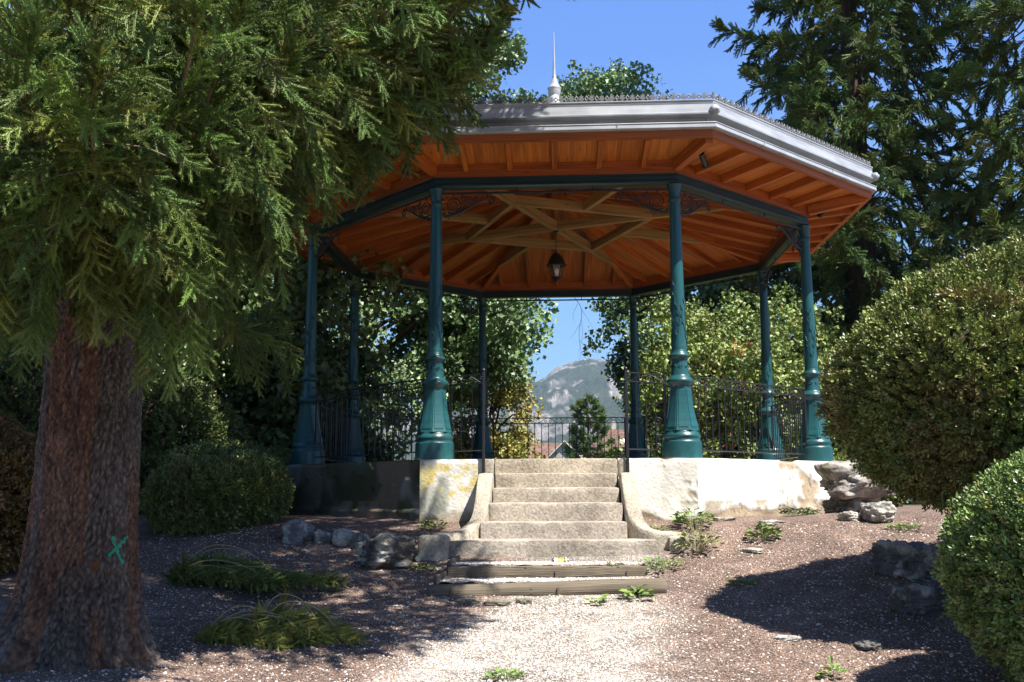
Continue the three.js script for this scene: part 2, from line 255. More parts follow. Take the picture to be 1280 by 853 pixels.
// base walls: plaster with lost patches, moss and lichen (each is matter with an outline of its own)
M.plaster = mat({ color: C(1, 1, 1), map: rep(T.plaster, .8), bumpMap: rep(T.speckBump, .8), bumpScale: .005, roughness: .95, vertexColors: true });
function wallGeo(k, s0, s1, a = AP + .3) {
  const yb = -1.15, st = .028, nx = Math.max(2, Math.round((s1 - s0) / st)), ny = Math.round(1.15 / st), P = [], U = [], Cc = [], I = [];
  const white = [.88, .865, .82], bare = [.50, .40, .28], moss = [.045, .06, .016], dark = [.20, .165, .11], lich = [.72, .55, .08], grey = [.42, .37, .30];
  for (let j = 0; j <= ny; j++) for (let i = 0; i <= nx; i++) {
    const s = lerp(s0, s1, i / nx), y = lerp(yb, 0, j / ny);
    const X = s + k * 11.3, n1 = fbm3(X * 1.9, y * 2.6, 4, 4), n2 = fbm3(X * 7, y * 7, 8, 3), lost = sstep(.56, .64, n1 + .30 * sstep(-.42, -.72, y) + .1 * (n2 - .5) - (k === 0 ? .12 : k === 1 ? .075 : -.05));
    let out = -.016 * lost + (n2 - .5) * .012; if (k === 7 || k === 6) out += y < -.56 ? .035 : 0; if (j === ny) out -= .012;
    const e = Math.min(1, i, nx - i); out *= e ? 1 : .3;
    const v = F(k, s, y, a + out); P.push(v.x, v.y, v.z); U.push(s + k * 3, y);
    let c = white.map((w, q) => lerp(w, bare[q], lost));
    const streak = sstep(.55, .75, fbm3(X * 5, y * .6, 2, 3)); c = c.map((w, q) => lerp(w, grey[q], .28 * streak));
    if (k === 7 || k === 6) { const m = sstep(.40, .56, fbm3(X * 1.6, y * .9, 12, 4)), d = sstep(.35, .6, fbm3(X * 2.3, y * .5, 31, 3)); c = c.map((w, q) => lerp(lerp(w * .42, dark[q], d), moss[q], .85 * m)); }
    if (k === 0 && s < -1.2) { const m = sstep(.42, .6, fbm3(X * 3, y * 2, 15, 4) + sstep(-1.44, -1.52, s) * .4 - .1); c = c.map((w, q) => lerp(w, moss[q] * 1.8, .6 * m)); }
    if (k === 0 && s < -.85) { const m = sstep(.54, .64, fbm3(X * 13, y * 13, 3, 4)) * sstep(.42, .15, Math.abs(y + .22) + .6 * Math.abs(s + 1.15)); c = c.map((w, q) => lerp(w, lich[q], .85 * m)); }
    const foot = sstep(.45, .62, fbm3(X * 3.1, y * 3, 6, 3) + .32 * sstep(-.5, -.75, y)); c = c.map((w, q) => lerp(w, [.34, .27, .19][q], .8 * foot * (y < -.45 ? 1 : 0)));
    const crack = Math.abs(fbm3(X * 2.2, y * 3.1, 44, 4) - .5); if (crack < .006 && n1 > .46) c = c.map((w) => w * .45);
    Cc.push(...c);
  }
  for (let j = 0; j < ny; j++) for (let i = 0; i < nx; i++) { const b = j * (nx + 1) + i; I.push(b, b + 1, b + nx + 1, b + 1, b + nx + 2, b + nx + 1); }
  const base = P.length / 3;                                    // top of the wall
  for (let i = 0; i <= nx; i++) { const s = lerp(s0, s1, i / nx); for (const [d, dy] of [[-.012, 0], [-.06, .002], [-.42, .002]]) { const v = F(k, s * (1 + d / a), dy, a + d); P.push(v.x, v.y, v.z); U.push(s, d); const q = .7 + .3 * fbm3(s * 4, d * 9, k, 3); Cc.push(.8 * q, .76 * q, .68 * q); } }
  for (let i = 0; i < nx; i++) for (let d = 0; d < 2; d++) { const b = base + i * 3 + d; I.push(b, b + 3, b + 1, b + 3, b + 4, b + 1); }
  const g = new THREE.BufferGeometry(); g.setAttribute('position', new THREE.Float32BufferAttribute(P, 3)); g.setAttribute('uv', new THREE.Float32BufferAttribute(U, 2)); g.setAttribute('color', new THREE.Float32BufferAttribute(Cc, 3)); g.setIndex(I); g.computeVertexNormals(); return g;
}
const AW = AP + .3;
for (let k = 1; k < 8; k++) part('base_wall', wallGeo(k, -TG * AW, TG * AW), M.plaster, bs);
part('base_wall', wallGeo(0, -TG * AW, -.70), M.plaster, bs); part('base_wall', wallGeo(0, .66, TG * AW), M.plaster, bs);
{
  const sh = new THREE.Shape(); for (let j = 0; j < 8; j++) { const c = corner(j, (AW - .1) / Math.cos(Math.PI / 8), 0); j ? sh.lineTo(c.x, -c.z) : sh.moveTo(c.x, -c.z); }
  const g = new THREE.ExtrudeGeometry(sh, { depth: 1.1, bevelEnabled: false }); g.rotateX(-Math.PI / 2); g.translate(0, -1.112, 0);
  part('floor_slab', triuv(g), mat({ color: C(.52, .47, .40), map: rep(T.speck, .5), roughness: .95 }), bs);
}
// columns
const colGeo = (() => {
  const plinth = lathe([[.001, 0], [.225, 0], [.225, .012], [.222, .18], [.214, .196], [.205, .203], [.203, .228], [.211, .236], [.214, .25], [.209, .268], [.196, .278], [.190, .30], [.186, .316], [.15, .32]], 40);
  const R8 = (y) => .113 + .075 * Math.pow(1 - clamp((y - .31) / .5), 1.7), bell = [];
  for (let j = 0; j < 8; j++) {
    const t0 = (j - .5) * Math.PI / 4, t1 = (j + .5) * Math.PI / 4, N = 9, f = 1 / Math.cos(Math.PI / 8), P = [], U = [];
    for (let i = 0; i < N; i++) { const y0 = lerp(.31, .812, i / N), y1 = lerp(.31, .812, (i + 1) / N), p = (t, y, o = 0) => [Math.sin(t) * (R8(y) * f + o), y, Math.cos(t) * (R8(y) * f + o)]; for (const q of [p(t0, y0), p(t1, y0), p(t0, y1), p(t0, y1), p(t1, y0), p(t1, y1)]) { P.push(...q); U.push(j * .1, q[1]); } }
    // raised panel on each face
    const tm = j * Math.PI / 4, nx = Math.sin(tm), nz = Math.cos(tm), tx = Math.cos(tm), tz = -Math.sin(tm), w = (y) => R8(y) * TG * .72;
    const pt = (y, e, o) => [nx * (R8(y) + o) + tx * e, y, nz * (R8(y) + o) + tz * e], o = .006;
    for (let i = 0; i < 7; i++) { const y0 = lerp(.35, .77, i / 7), y1 = lerp(.35, .77, (i + 1) / 7); const A = pt(y0, -w(y0), o), B = pt(y0, w(y0), o), D = pt(y1, -w(y1), o), E = pt(y1, w(y1), o); for (const q of [A, B, D, D, B, E]) { P.push(...q); U.push(0, q[1]); }
      for (const sgn of [-1, 1]) { const a = pt(y0, sgn * w(y0), o), b = pt(y1, sgn * w(y1), o), c = pt(y0, sgn * (w(y0) + .002), -.002), d = pt(y1, sgn * (w(y1) + .002), -.002); for (const q of sgn > 0 ? [a, c, b, b, c, d] : [a, b, c, b, d, c]) { P.push(...q); U.push(0, q[1]); } } }
    for (const [y, s] of [[.35, 1], [.77, -1]]) { const a = pt(y, -w(y), o), b = pt(y, w(y), o), c = pt(y - s * .003, -w(y), -.002), d = pt(y - s * .003, w(y), -.002); for (const q of s > 0 ? [a, c, b, b, c, d] : [a, b, c, b, d, c]) { P.push(...q); U.push(0, q[1]); } }
    const g = new THREE.BufferGeometry(); g.setAttribute('position', new THREE.Float32BufferAttribute(P, 3)); g.setAttribute('uv', new THREE.Float32BufferAttribute(U, 2)); g.computeVertexNormals(); bell.push(g);
  }
  const collar = lathe([[.112, .80], [.118, .812], [.122, .83], [.138, .842], [.150, .856], [.153, .875], [.148, .893], [.132, .905], [.128, .918], [.112, .928], [.104, .945], [.100, .99], [.090, 1.06], [.085, 1.118], [.096, 1.13], [.113, 1.146], [.118, 1.162], [.114, 1.18], [.098, 1.192], [.090, 1.212], [.086, 1.235], [.08, 1.245]], 36);
  const bosses = []; for (let j = 0; j < 8; j++) { const b = new THREE.TorusGeometry(.017, .0055, 6, 14); b.translate(0, 1.04, .096); b.rotateY(j * Math.PI / 4); bosses.push(b); const s = new THREE.SphereGeometry(.008, 8, 6); s.translate(0, 1.04, .094); s.rotateY(j * Math.PI / 4); bosses.push(s); }
  const shaft = lathe([[.087, 1.235], [.086, 1.27], [.082, 1.30], [.079, 1.6], [.072, 2.3], [.063, 2.96], [.063, 2.975], [.074, 2.985], [.077, 3.0], [.074, 3.015], [.064, 3.025], [.066, 3.08], [.078, 3.14], [.088, 3.185]], 28);
  const vine = [], r0 = rng(5);                                     // low-relief stems and leaves cast on the lower shaft
  for (let j = 0; j < 6; j++) {
    const t0 = j * Math.PI / 3, at = (t, y, o = 0) => V(Math.sin(t) * (lerp(.082, .074, (y - 1.3) / .9) + o), y, Math.cos(t) * (lerp(.082, .074, (y - 1.3) / .9) + o));
    const p = []; for (let i = 0; i <= 7; i++) p.push(at(t0 + .38 * Math.sin(i * 1.15 + j), 1.28 + i * .115 * (j % 2 ? 1 : .7), .002)); vine.push(tube(p, .0055, 5, 24, .5));
    for (let i = 1; i < 7; i++) for (const s of [-1, 1]) { const y = 1.28 + i * .115 * (j % 2 ? 1 : .7), t = t0 + .38 * Math.sin(i * 1.15 + j); vine.push(tube([at(t, y, .002), at(t + s * .18, y + .02, .006), at(t + s * .3, y + .05 + .02 * r0(), .003)], .006, 4, 5, .35)); }
  }
  return { base: merge([plinth, ...bell]), collar: merge([collar, ...bosses]), shaft, relief: merge(vine) };
})();
for (let j = 0; j < 8; j++) {
  const c = holder('column', bs); c.position.copy(corner(j, RC, 0)); c.rotation.y = (j + .5) * Math.PI / 4 + (j % 2 ? 0 : Math.PI / 8);
  part('pedestal', colGeo.base, M.green, c); part('collar', colGeo.collar, M.green, c); part('shaft', colGeo.shaft, M.green, c); part('vine_relief', colGeo.relief, M.green, c);
}
// ring beam, rod and scroll brackets
const bracketGeo = (() => {
  const l = [], spiral = (cx, cy, r0, r1, turns, start, dirn, th = .009) => { const p = [], N = Math.round(turns * 12); for (let i = 0; i <= N; i++) { const t = i / N, r = lerp(r0, r1, Math.pow(t, .8)), a = start + dirn * t * turns * 2 * Math.PI; p.push(V(cx + Math.cos(a) * r, cy + Math.sin(a) * r, 0)); } l.push(tube(p, th, 6, N * 2, .6)); };
  const bar = (pts, th, tp = 1) => l.push(tube(pts.map((q) => V(q[0], q[1], 0)), th, 6, null, tp));
  spiral(.20, -.125, .108, .022, 2.3, -2.2, 1, .010);
  bar([[.10, -.265], [.16, -.258], [.27, -.225], [.39, -.16], [.50, -.095], [.60, -.05], [.66, -.035]], .016, .6);
  bar([[.10, -.265], [.082, -.24], [.09, -.22], [.108, -.225]], .010);
  spiral(.395, -.085, .055, .012, 1.8, 3.4, -1, .008); spiral(.325, -.05, .035, .01, 1.5, .2, 1, .007); spiral(.475, -.058, .032, .01, 1.5, 2.9, -1, .007); spiral(.30, -.17, .03, .01, 1.4, 1.0, -1, .007);
  bar([[.30, -.08], [.335, -.12], [.345, -.16]], .010, .4); bar([[.44, -.05], [.455, -.09], [.45, -.115]], .009, .4);
  bar([[.20, -.018], [.20, .012]], .012); bar([[.085, -.06], [.06, -.06]], .012); bar([[.60, -.05], [.60, .008]], .008);
  for (const [x, y, a] of [[.52, -.055, .5], [.545, -.035, .9], [.56, -.065, .1], [.13, -.03, 2.4], [.30, -.015, .5], [.09, -.17, 3.6], [.27, -.245, -1.2], [.15, -.272, -1.9]]) bar([[x, y], [x + .012 * Math.cos(a), y + .012 * Math.sin(a)], [x + .032 * Math.cos(a + .5), y + .032 * Math.sin(a + .5)]], .0085, .3);
  const ring = new THREE.TorusGeometry(.03, .008, 6, 18); ring.translate(.655, -.082, 0);
  const knob = new THREE.SphereGeometry(.013, 8, 6); knob.translate(.655, -.122, 0);
  return { body: merge(l), ring: merge([ring, knob]) };
})();
for (let k = 0; k < 8; k++) {
  part('ring_beam', mitre(k, [[AP - .065, 3.19], [AP + .045, 3.19], [AP + .065, 3.205], [AP + .065, 3.225], [AP + .05, 3.24], [AP + .05, 3.285], [AP + .07, 3.295], [AP + .07, 3.31], [AP - .07, 3.31], [AP - .065, 3.30]]), M.beamIron, bs);
  part('beam_rod', beam(F(k, -1.34, 3.135, AP), F(k, 1.34, 3.135, AP), .02, .024, .003), M.iron, bs);
  for (const s of [-.45, .45]) part('rod_hanger', beam(F(k, s, 3.135, AP), F(k, s, 3.195, AP), .012, .012, .001, F(k, 1, 0, 0)), M.iron, bs);
  for (const e of [-1, 1]) {
    const b = holder('scroll_bracket', bs); b.position.copy(F(k, e * 1.40, 3.12, AP)); b.rotation.y = k * Math.PI / 4 + (e > 0 ? Math.PI : 0);
    part('scroll', bracketGeo.body, M.iron, b); part('pendant_ring', bracketGeo.ring, M.iron, b);
  }
  // timber plate, fascia, gutters
  part('wall_plate', mitre(k, [[AP - .045, 3.312], [AP + .055, 3.312], [AP + .055, 3.482], [AP - .045, 3.482]]), M.wood3, bs);
  part('fascia_board', mitre(k, [[EA - .06, 3.472], [EA - .004, 3.468], [EA - .002, 3.555], [EA - .06, 3.555]]), M.wood3, bs);
  part('lower_gutter', mitre(k, [[EA - .10, 3.558], [EA + .03, 3.550], [EA + .054, 3.554], [EA + .062, 3.562], [EA + .060, 3.59], [EA + .058, 3.606], [EA + .066, 3.612], [EA + .064, 3.619], [EA + .048, 3.616], [EA + .042, 3.575], [EA - .06, 3.572]]), M.zinc, bs);
  part('gutter_recess', mitre(k, [[EA - .13, 3.565], [EA - .10, 3.565], [EA - .10, 3.735], [EA - .13, 3.735]]), M.zinc, bs);
  part('upper_gutter', mitre(k, [[EA - .11, 3.722], [EA + .036, 3.716], [EA + .048, 3.716], [EA + .050, 3.732], [EA + .034, 3.742], [EA + .028, 3.80], [EA + .024, 3.836], [EA - .11, 3.84]]), M.zinc, bs);
  part('cornice_moulding', mitre(k, [[EA - .05, 3.838], [EA + .020, 3.838], [EA + .024, 3.850], [EA + .028, 3.872], [EA + .034, 3.878], [EA + .034, 3.890], [EA - .02, 3.895], [EA - .05, 3.88]]), M.zinc, bs);
  part('roof_sheet', mitre(k, [[EA - .02, 3.885], [.03, 5.20], [.03, 5.15], [EA - .02, 3.845]]), M.zinc, bs);
  for (const s of [-1.15, .35]) { const q = s + .37 * hash3(k, 4, 4); part('gutter_clip', mitre(k, [[EA + .002, 3.544], [EA + .055, 3.546], [EA + .066, 3.556], [EA + .066, 3.59], [EA + .070, 3.615], [EA + .05, 3.615], [EA + .05, 3.57], [EA + .002, 3.555]], q - .008, q + .008), M.zinc, bs); }
  const boss = lathe([[.001, .05], [.018, .046], [.03, .03], [.046, .026], [.055, .012], [.055, -.04], [.001, -.045]], 18); boss.rotateX(Math.PI / 2); boss.rotateY((k + .5) * Math.PI / 4);
  const bo = part('corner_boss', boss, M.zinc, bs); bo.position.copy(corner(k, (EA + .06) / Math.cos(Math.PI / 8), 3.755));
  // rafters, hips, boards
  const S = [-1.04, -.52, 0, .52, 1.04];
  for (const s of S) {
    const a0 = Math.max(.16, Math.abs(s) / TG + .05), mid = (a, d) => F(k, s, raftY(a) + d, a);
    part('rafter', merge([beam(mid(a0, .06), mid(AP - .05, .06), .058, .12), beam(mid(AP + .06, .06), mid(EA - .065, .06), .058, .12)]), [M.wood, M.wood2, M.wood3][Math.floor(hash3(k, Math.round(s * 100) + 500, 3) * 3)], bs);
  }
  const hb = (r) => corner(k, r, raftY(r * Math.cos(Math.PI / 8)) + .025);
  part('hip_rafter', merge([beam(hb(.2), hb(RC - .06), .09, .155), beam(hb(RC + .07), hb(4.46), .09, .13)]), M.wood, bs);
  const E2 = [-9, ...S, 9];
  for (let i = 0; i < 6; i++) {
    const s0 = E2[i], s1 = E2[i + 1], lim = (s, a) => clamp(s, -TG * a, TG * a), m = M.panels[Math.floor(hash3(k, i, 17) * 3)];
    if (i === 0) part('ceiling_panel', slab(k, [[-1.04, AP], [-TG * AP, AP], [-1.04, 1.04 / TG]], panelY, .022), m, bs);
    else if (i === 5) part('ceiling_panel', slab(k, [[TG * AP, AP], [1.04, AP], [1.04, 1.04 / TG]], panelY, .022), m, bs);
    else { const A0 = Math.max(.05, Math.abs(s0) / TG), A1 = Math.max(.05, Math.abs(s1) / TG); part('ceiling_panel', slab(k, [[s1, AP], [s0, AP], [s0, A0], [s1, A1]], panelY, .022), m, bs); }
    const a1 = EA - .05; part('soffit_panel', slab(k, [[lim(s1, a1), a1], [lim(s0, a1), a1], [lim(s0, AP), AP], [lim(s1, AP), AP]], panelY, .022), m, bs);
  }
}
// tie beams
{
  const H = 3.558, w = .078, h = .14, at = (deg, r, y) => V(Math.sin(deg * Math.PI / 180) * r, y, Math.cos(deg * Math.PI / 180) * r);
  const tie = (a, b, dy) => part('tie_beam', beam(a.setY(H + dy + h / 2), b.setY(H + dy + h / 2), w, h, .006), M.pale, bs);
  tie(at(-22.5, 2.62, 0), at(157.5, 2.62, 0), 0); tie(at(67.5, 2.62, 0), at(-112.5, 2.62, 0), .004);
  const q = [-22.5, 67.5, 157.5, 247.5];
  q.forEach((d, i) => { const a = at(d, 1.52, 0), b = at(q[(i + 1) % 4], 1.52, 0); tie(a, b, .008); tie(at(d + 45, 1.06, 0), at(d + 45, 2.62, 0), .012); });
  part('ridge_block', beam(V(0, 3.95, 0), V(0, 4.32, 0), .22, .22, .05, V(0, 0, 1)), M.wood3, bs);
  part('bolt_plate', lathe([[.001, 3.535], [.035, 3.537], [.045, 3.548], [.045, 3.556], [.001, 3.556]], 16), M.iron, bs);
}
part('finial', lathe([[.001, 6.79], [.006, 6.77], [.012, 6.5], [.018, 6.25], [.024, 6.06], [.034, 6.045], [.034, 6.03], [.030, 6.02], [.045, 5.98], [.062, 5.92], [.090, 5.865], [.108, 5.85], [.110, 5.835], [.100, 5.825], [.096, 5.76], [.078, 5.725], [.08, 5.70], [.12, 5.66], [.13, 5.5], [.16, 5.30], [.26, 5.14], [.001, 5.14]].reverse(), 24), mat({ color: C(.66, .66, .66), map: rep(T.zinc, 1), roughness: .45, metalness: .2 }), bs);
// cast cresting: a palmette and a roundel in each piece
{
  const sh = new THREE.Shape(); sh.moveTo(-.011, 0);
  const petals = [[-.026, .035, -.03, .055], [-.012, .055, -.014, .078], [.0, .06, 0, .09], [.012, .055, .014, .078], [.026, .035, .03, .055]];
  sh.lineTo(-.009, .02); sh.lineTo(-.030, .030); sh.lineTo(-.030, .048); sh.lineTo(-.016, .046); sh.lineTo(-.022, .068); sh.lineTo(-.010, .072); sh.lineTo(-.006, .060); sh.lineTo(-.003, .088); sh.lineTo(.003, .088); sh.lineTo(.006, .060); sh.lineTo(.010, .072); sh.lineTo(.022, .068); sh.lineTo(.016, .046); sh.lineTo(.030, .048); sh.lineTo(.030, .030); sh.lineTo(.009, .02); sh.lineTo(.011, 0);
  const pal = new THREE.ExtrudeGeometry(sh, { depth: .014, bevelEnabled: false }); pal.translate(-.028, 0, -.007);
  const ring = new THREE.TorusGeometry(.017, .008, 5, 10); ring.translate(.029, .042, 0); const stem = new THREE.BoxGeometry(.012, .026, .012); stem.translate(.029, .012, 0); const tip = new THREE.ConeGeometry(.008, .02, 5); tip.translate(.029, .074, 0);
  const piece = merge([pal, ring, stem, tip]);
  for (let k = 0; k < 8; k++) {
    const len = 2 * TG * (EA + .01), n = 31, cr = holder('cresting', bs);
    for (let i = 0; i < n; i++) { const m = part('crest_piece', piece, M.cast, cr); m.position.copy(F(k, -len / 2 + (i + .5) * len / n, 3.890, EA + .005)); m.rotation.y = k * Math.PI / 4; m.rotation.x = 0; m.scale.set(len / n / .114, 1.05 + .12 * (hash3(i, k, 9) - .5), 1); }
  }
}
// rainwater pipe stubs under the eaves
for (const [k, e] of [[0, -1], [1, -1], [7, 1], [2, -1]]) if (k !== 0) {
  const a = F(k, e * 1.40, 3.47, 3.78), b = F(k, e * 1.16, 3.40, 3.66); part('rain_pipe', merge([tube([a, a.clone().lerp(b, .5), b], .034, 12, 4), tube([b.clone().lerp(a, .08), b, b.clone().add(V(0, -.004, 0))], .039, 12, 3)]), M.iron, bs);
}
// railings
const scrollPair = (() => { const l = []; const p1 = [], p2 = []; for (let i = 0; i <= 14; i++) { const t = i / 14; p1.push(V(lerp(-.19, -.03, t), lerp(-.036, .036, sstep(0, 1, t)), 0)); p2.push(V(lerp(.19, .03, t), lerp(-.036, .036, sstep(0, 1, t)), 0)); } l.push(tube(p1, .0055, 5, 14), tube(p2, .0055, 5, 14)); for (const s of [-1, 1]) { const t = new THREE.TorusGeometry(.02, .005, 5, 14); t.translate(s * .045, -.012, 0); l.push(t); const t2 = new THREE.TorusGeometry(.013, .0045, 5, 12); t2.translate(s * .165, .022, 0); l.push(t2); } return merge(l); })();
const balGeo = (() => { const g = new THREE.CylinderGeometry(.0075, .0075, .75, 6); g.translate(0, .475, 0); return g.toNonIndexed(); })();
function railing(k, s0, s1, aIn = AP, aOut = AP, name = 'railing') {
  const g = holder(name, bs), P = (s, y) => F(k, s, y, lerp(aIn, aOut, (s - s0) / (s1 - s0)));
  part('top_rail', merge([beam(P(s0, .945), P(s1, .945), .04, .014, .004)]), M.rail, g);
  part('middle_rail', beam(P(s0, .848), P(s1, .848), .03, .014, .003), M.rail, g);
  part('bottom_rail', beam(P(s0, .100), P(s1, .100), .03, .014, .003), M.rail, g);
  const L = s1 - s0, n = Math.max(2, Math.round(L / .125)), ns = Math.max(0, Math.round(L / .41));
  for (let i = 0; i <= n; i++) { const s = lerp(s0, s1, i / n), end = i === 0 || i === n; if (end) part('end_bar', beam(P(s, .03), P(s, .94), .03, .016, .003, F(k, 0, 0, 1)), M.rail, g); else { const b = part('baluster', balGeo, M.rail, g); b.position.copy(P(s, 0)); b.rotation.y = k * Math.PI / 4; } }
  for (let i = 0; i < ns; i++) { const b = part('scroll_ornament', scrollPair, M.rail, g); b.position.copy(P(lerp(s0, s1, (i + .5) / ns), .897)); b.rotation.y = k * Math.PI / 4; b.scale.x = L / ns / .42; }
  return g;
}
for (let k = 1; k < 8; k++) railing(k, -1.20, 1.20);
for (const e of [-1, 1]) {
  const sp = e < 0 ? -.815 : .765, s0 = e < 0 ? -1.22 : sp, s1 = e < 0 ? sp : 1.22, g = railing(0, s0, s1, e < 0 ? AP : AW + .03, e < 0 ? AW + .03 : AP);
  const post = part('gate_post', beam(F(0, sp, -.165, AW + .035), F(0, sp, .975, AW + .035), .032, .032, .005, V(0, 0, 1)), M.rail, g); part('post_cap', merge([new THREE.SphereGeometry(.024, 12, 8)]), M.rail, g).position.copy(F(0, sp, .985, AW + .035));
  const c = []; for (let i = 0; i <= 16; i++) { const a = i / 16 * Math.PI * 2.6, r = lerp(.05, .012, i / 16); c.push(F(0, e * 1.13 + r * Math.cos(a) * e, .42 + r * Math.sin(a), AP + .02)); } part('side_scroll', tube(c, .006, 5, 32), M.rail, g);
}
// hanging lantern
{
  const t = thing('lantern', 'black hexagonal glass lantern hanging on a chain under the bandstand roof', 'lantern', [0, FL + 2.77, 0]);
  const hex = (r, y, i) => V(Math.sin((i + .5) * Math.PI / 3) * r, y, Math.cos((i + .5) * Math.PI / 3) * r), ir = mat({ color: C(.012, .012, .013), roughness: .45 });
  const links = []; for (let i = 0; i < 13; i++) { const q = new THREE.TorusGeometry(.012, .003, 5, 10); q.scale(.7, 1.15, 1); q.rotateY(i % 2 * Math.PI / 2); q.translate(0, .515 + i * .0208, 0); links.push(q); } part('chain', merge(links), ir, t);
  const lid = new THREE.LatheGeometry([[.001, .50], [.012, .495], [.016, .47], [.01, .455], [.03, .44], [.055, .425], [.085, .39], [.118, .325], [.135, .27], [.152, .245], [.15, .237], [.12, .24]].map((q) => new THREE.Vector2(...q)), 6); lid.rotateY(Math.PI / 6); const lg = lid.toNonIndexed(); lg.computeVertexNormals(); part('lid', lg, ir, t);
  const cage = []; for (let i = 0; i < 6; i++) { cage.push(beam(hex(.122, .24, i), hex(.078, .06, i), .010, .010, .002)); cage.push(beam(hex(.078, .06, i), hex(.078, .06, i + 1), .012, .014, .002)); const sp = new THREE.ConeGeometry(.009, .035, 5); sp.translate(...hex(.15, .262, i).toArray()); cage.push(sp); } part('cage', merge(cage), ir, t);
  part('bottom_cup', lathe([[.001, 0], [.012, .004], [.02, .02], [.05, .035], [.078, .052], [.078, .062], [.001, .062]], 12), ir, t);
  const glass = new THREE.MeshPhysicalMaterial({ color: C(.93, .95, .95), transmission: 1, roughness: .05, thickness: 0, ior: 1.5 });
  for (let i = 0; i < 6; i++) { const A = hex(.070, .07, i), B = hex(.070, .07, i + 1), D = hex(.112, .238, i), E = hex(.112, .238, i + 1), g = new THREE.BufferGeometry(); g.setAttribute('position', new THREE.Float32BufferAttribute([A, B, D, D, B, E].flatMap((q) => q.toArray()), 3)); g.setAttribute('uv', new THREE.Float32BufferAttribute([0, 0, 1, 0, 0, 1, 0, 1, 1, 0, 1, 1], 2)); g.computeVertexNormals(); part('glass_pane', g, glass, t); }
  part('bulb', lathe([[.001, .07], [.018, .075], [.02, .12], [.03, .15], [.032, .175], [.02, .2], [.001, .21]], 12), mat({ color: C(.8, .8, .78), roughness: .3 }), t);
}

// ---------------------------------------------------------------- steps
{
  const st = thing('stone_staircase', 'worn stone staircase with curved cheek walls leading up to the bandstand', 'staircase', [0, FL, 0]);
  const lv = [[0, 3.70, -.695, .655, 0], [-.16, 3.76, -.685, .645, 0], [-.315, 4.03, -.695, .65, 0], [-.47, 4.31, -.72, .665, 0], [-.655, 4.61, -.78, .69, 0], [-.818, 4.93, -1.075, .965, 0]];
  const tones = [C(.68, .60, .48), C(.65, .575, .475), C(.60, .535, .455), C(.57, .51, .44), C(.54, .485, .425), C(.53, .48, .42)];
  lv.forEach(([y, z, x0, x1], i) => {
    const next = lv[i + 1], h = (next ? y - next[0] : .26) + .05, d = i === 0 ? .5 : .40;
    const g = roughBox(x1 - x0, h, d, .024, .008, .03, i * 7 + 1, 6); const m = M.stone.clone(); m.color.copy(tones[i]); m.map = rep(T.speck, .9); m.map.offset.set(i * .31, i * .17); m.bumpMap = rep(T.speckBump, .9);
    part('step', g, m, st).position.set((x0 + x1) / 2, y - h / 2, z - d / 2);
  });
  for (const [x, w] of [[-.755, .10], [.71, .09]]) part('side_block', roughBox(w, .19, .3, .015, .006, .025, 9 + x, 7), M.stone, st).position.set(x, -.096, AW - .13);
  // curved cheek walls: swept along the flight, flaring outwards at the foot
  const cheekM = M.stone.clone(); cheekM.color = C(.66, .60, .50);
  for (const e of [-1, 1]) {
    const path = e < 0 ? [[-.785, 3.70, -.160], [-.785, 3.86, -.17], [-.787, 4.02, -.255], [-.792, 4.2, -.405], [-.805, 4.36, -.55], [-.845, 4.50, -.65], [-.915, 4.62, -.715], [-1.01, 4.71, -.742], [-1.12, 4.76, -.752], [-1.24, 4.785, -.76]]
      : [[.755, 3.70, -.160], [.755, 3.86, -.17], [.757, 4.02, -.255], [.762, 4.2, -.405], [.775, 4.36, -.55], [.815, 4.48, -.65], [.885, 4.57, -.715], [.98, 4.63, -.742], [1.09, 4.66, -.752], [1.22, 4.67, -.765]];
    const c = new THREE.CatmullRomCurve3(path.map((q) => V(q[0], q[2], q[1]))), N = 44, w = .17, P = [], U = [], I = [], prof = [[-.5, -1], [-.5, -.5], [-.5, -.06], [-.46, -.018], [-.40, 0], [-.2, .004], [0, .006], [.2, .004], [.40, 0], [.46, -.018], [.5, -.06], [.5, -.5], [.5, -1]];
    for (let i = 0; i <= N; i++) {
      const p = c.getPoint(i / N), tg = c.getTangent(i / N).setY(0).normalize(), sd = V(tg.z, 0, -tg.x);
      prof.forEach(([o, dy], j) => { const yy = dy <= -.3 ? lerp(p.y - .06, Math.min(p.y - .4, -1.0) - .15, dy === -1 ? 1 : .5) : p.y + dy; const q = p.clone().addScaledVector(sd, o * w).setY(yy); const n = (fbm3(q.x * 7, q.y * 7, q.z * 7, 3) - .5) * .022; q.addScaledVector(sd, n * Math.sign(o || .1)); q.y += dy > -.05 ? n * .8 : 0; P.push(q.x, q.y, q.z); U.push(i / N * 1.6, j * .06 + yy * .5); });
    }
    for (let i = 0; i < N; i++) for (let j = 0; j < prof.length - 1; j++) { const b = i * prof.length + j; I.push(b, b + prof.length, b + 1, b + 1, b + prof.length, b + prof.length + 1); }
    for (const r of [0, N]) { const b = r * prof.length; for (let j = 1; j < prof.length - 1; j++) I.push(...(r ? [b, b + j + 1, b + j] : [b, b + j, b + j + 1])); }
    const g = new THREE.BufferGeometry(); g.setAttribute('position', new THREE.Float32BufferAttribute(P, 3)); g.setAttribute('uv', new THREE.Float32BufferAttribute(U, 2)); g.setIndex(I); g.computeVertexNormals(); cheekM.side = THREE.DoubleSide;
    part('cheek_wall', g, cheekM, st);
  }
  part('newel_block', roughBox(.30, .42, .24, .05, .016, .03, 77, 5), cheekM, st).position.set(-1.20, -.975, 4.90);
  part('newel_block', roughBox(.26, .36, .22, .05, .016, .03, 78, 5), cheekM, st).position.set(1.20, -.97, 4.72);
}
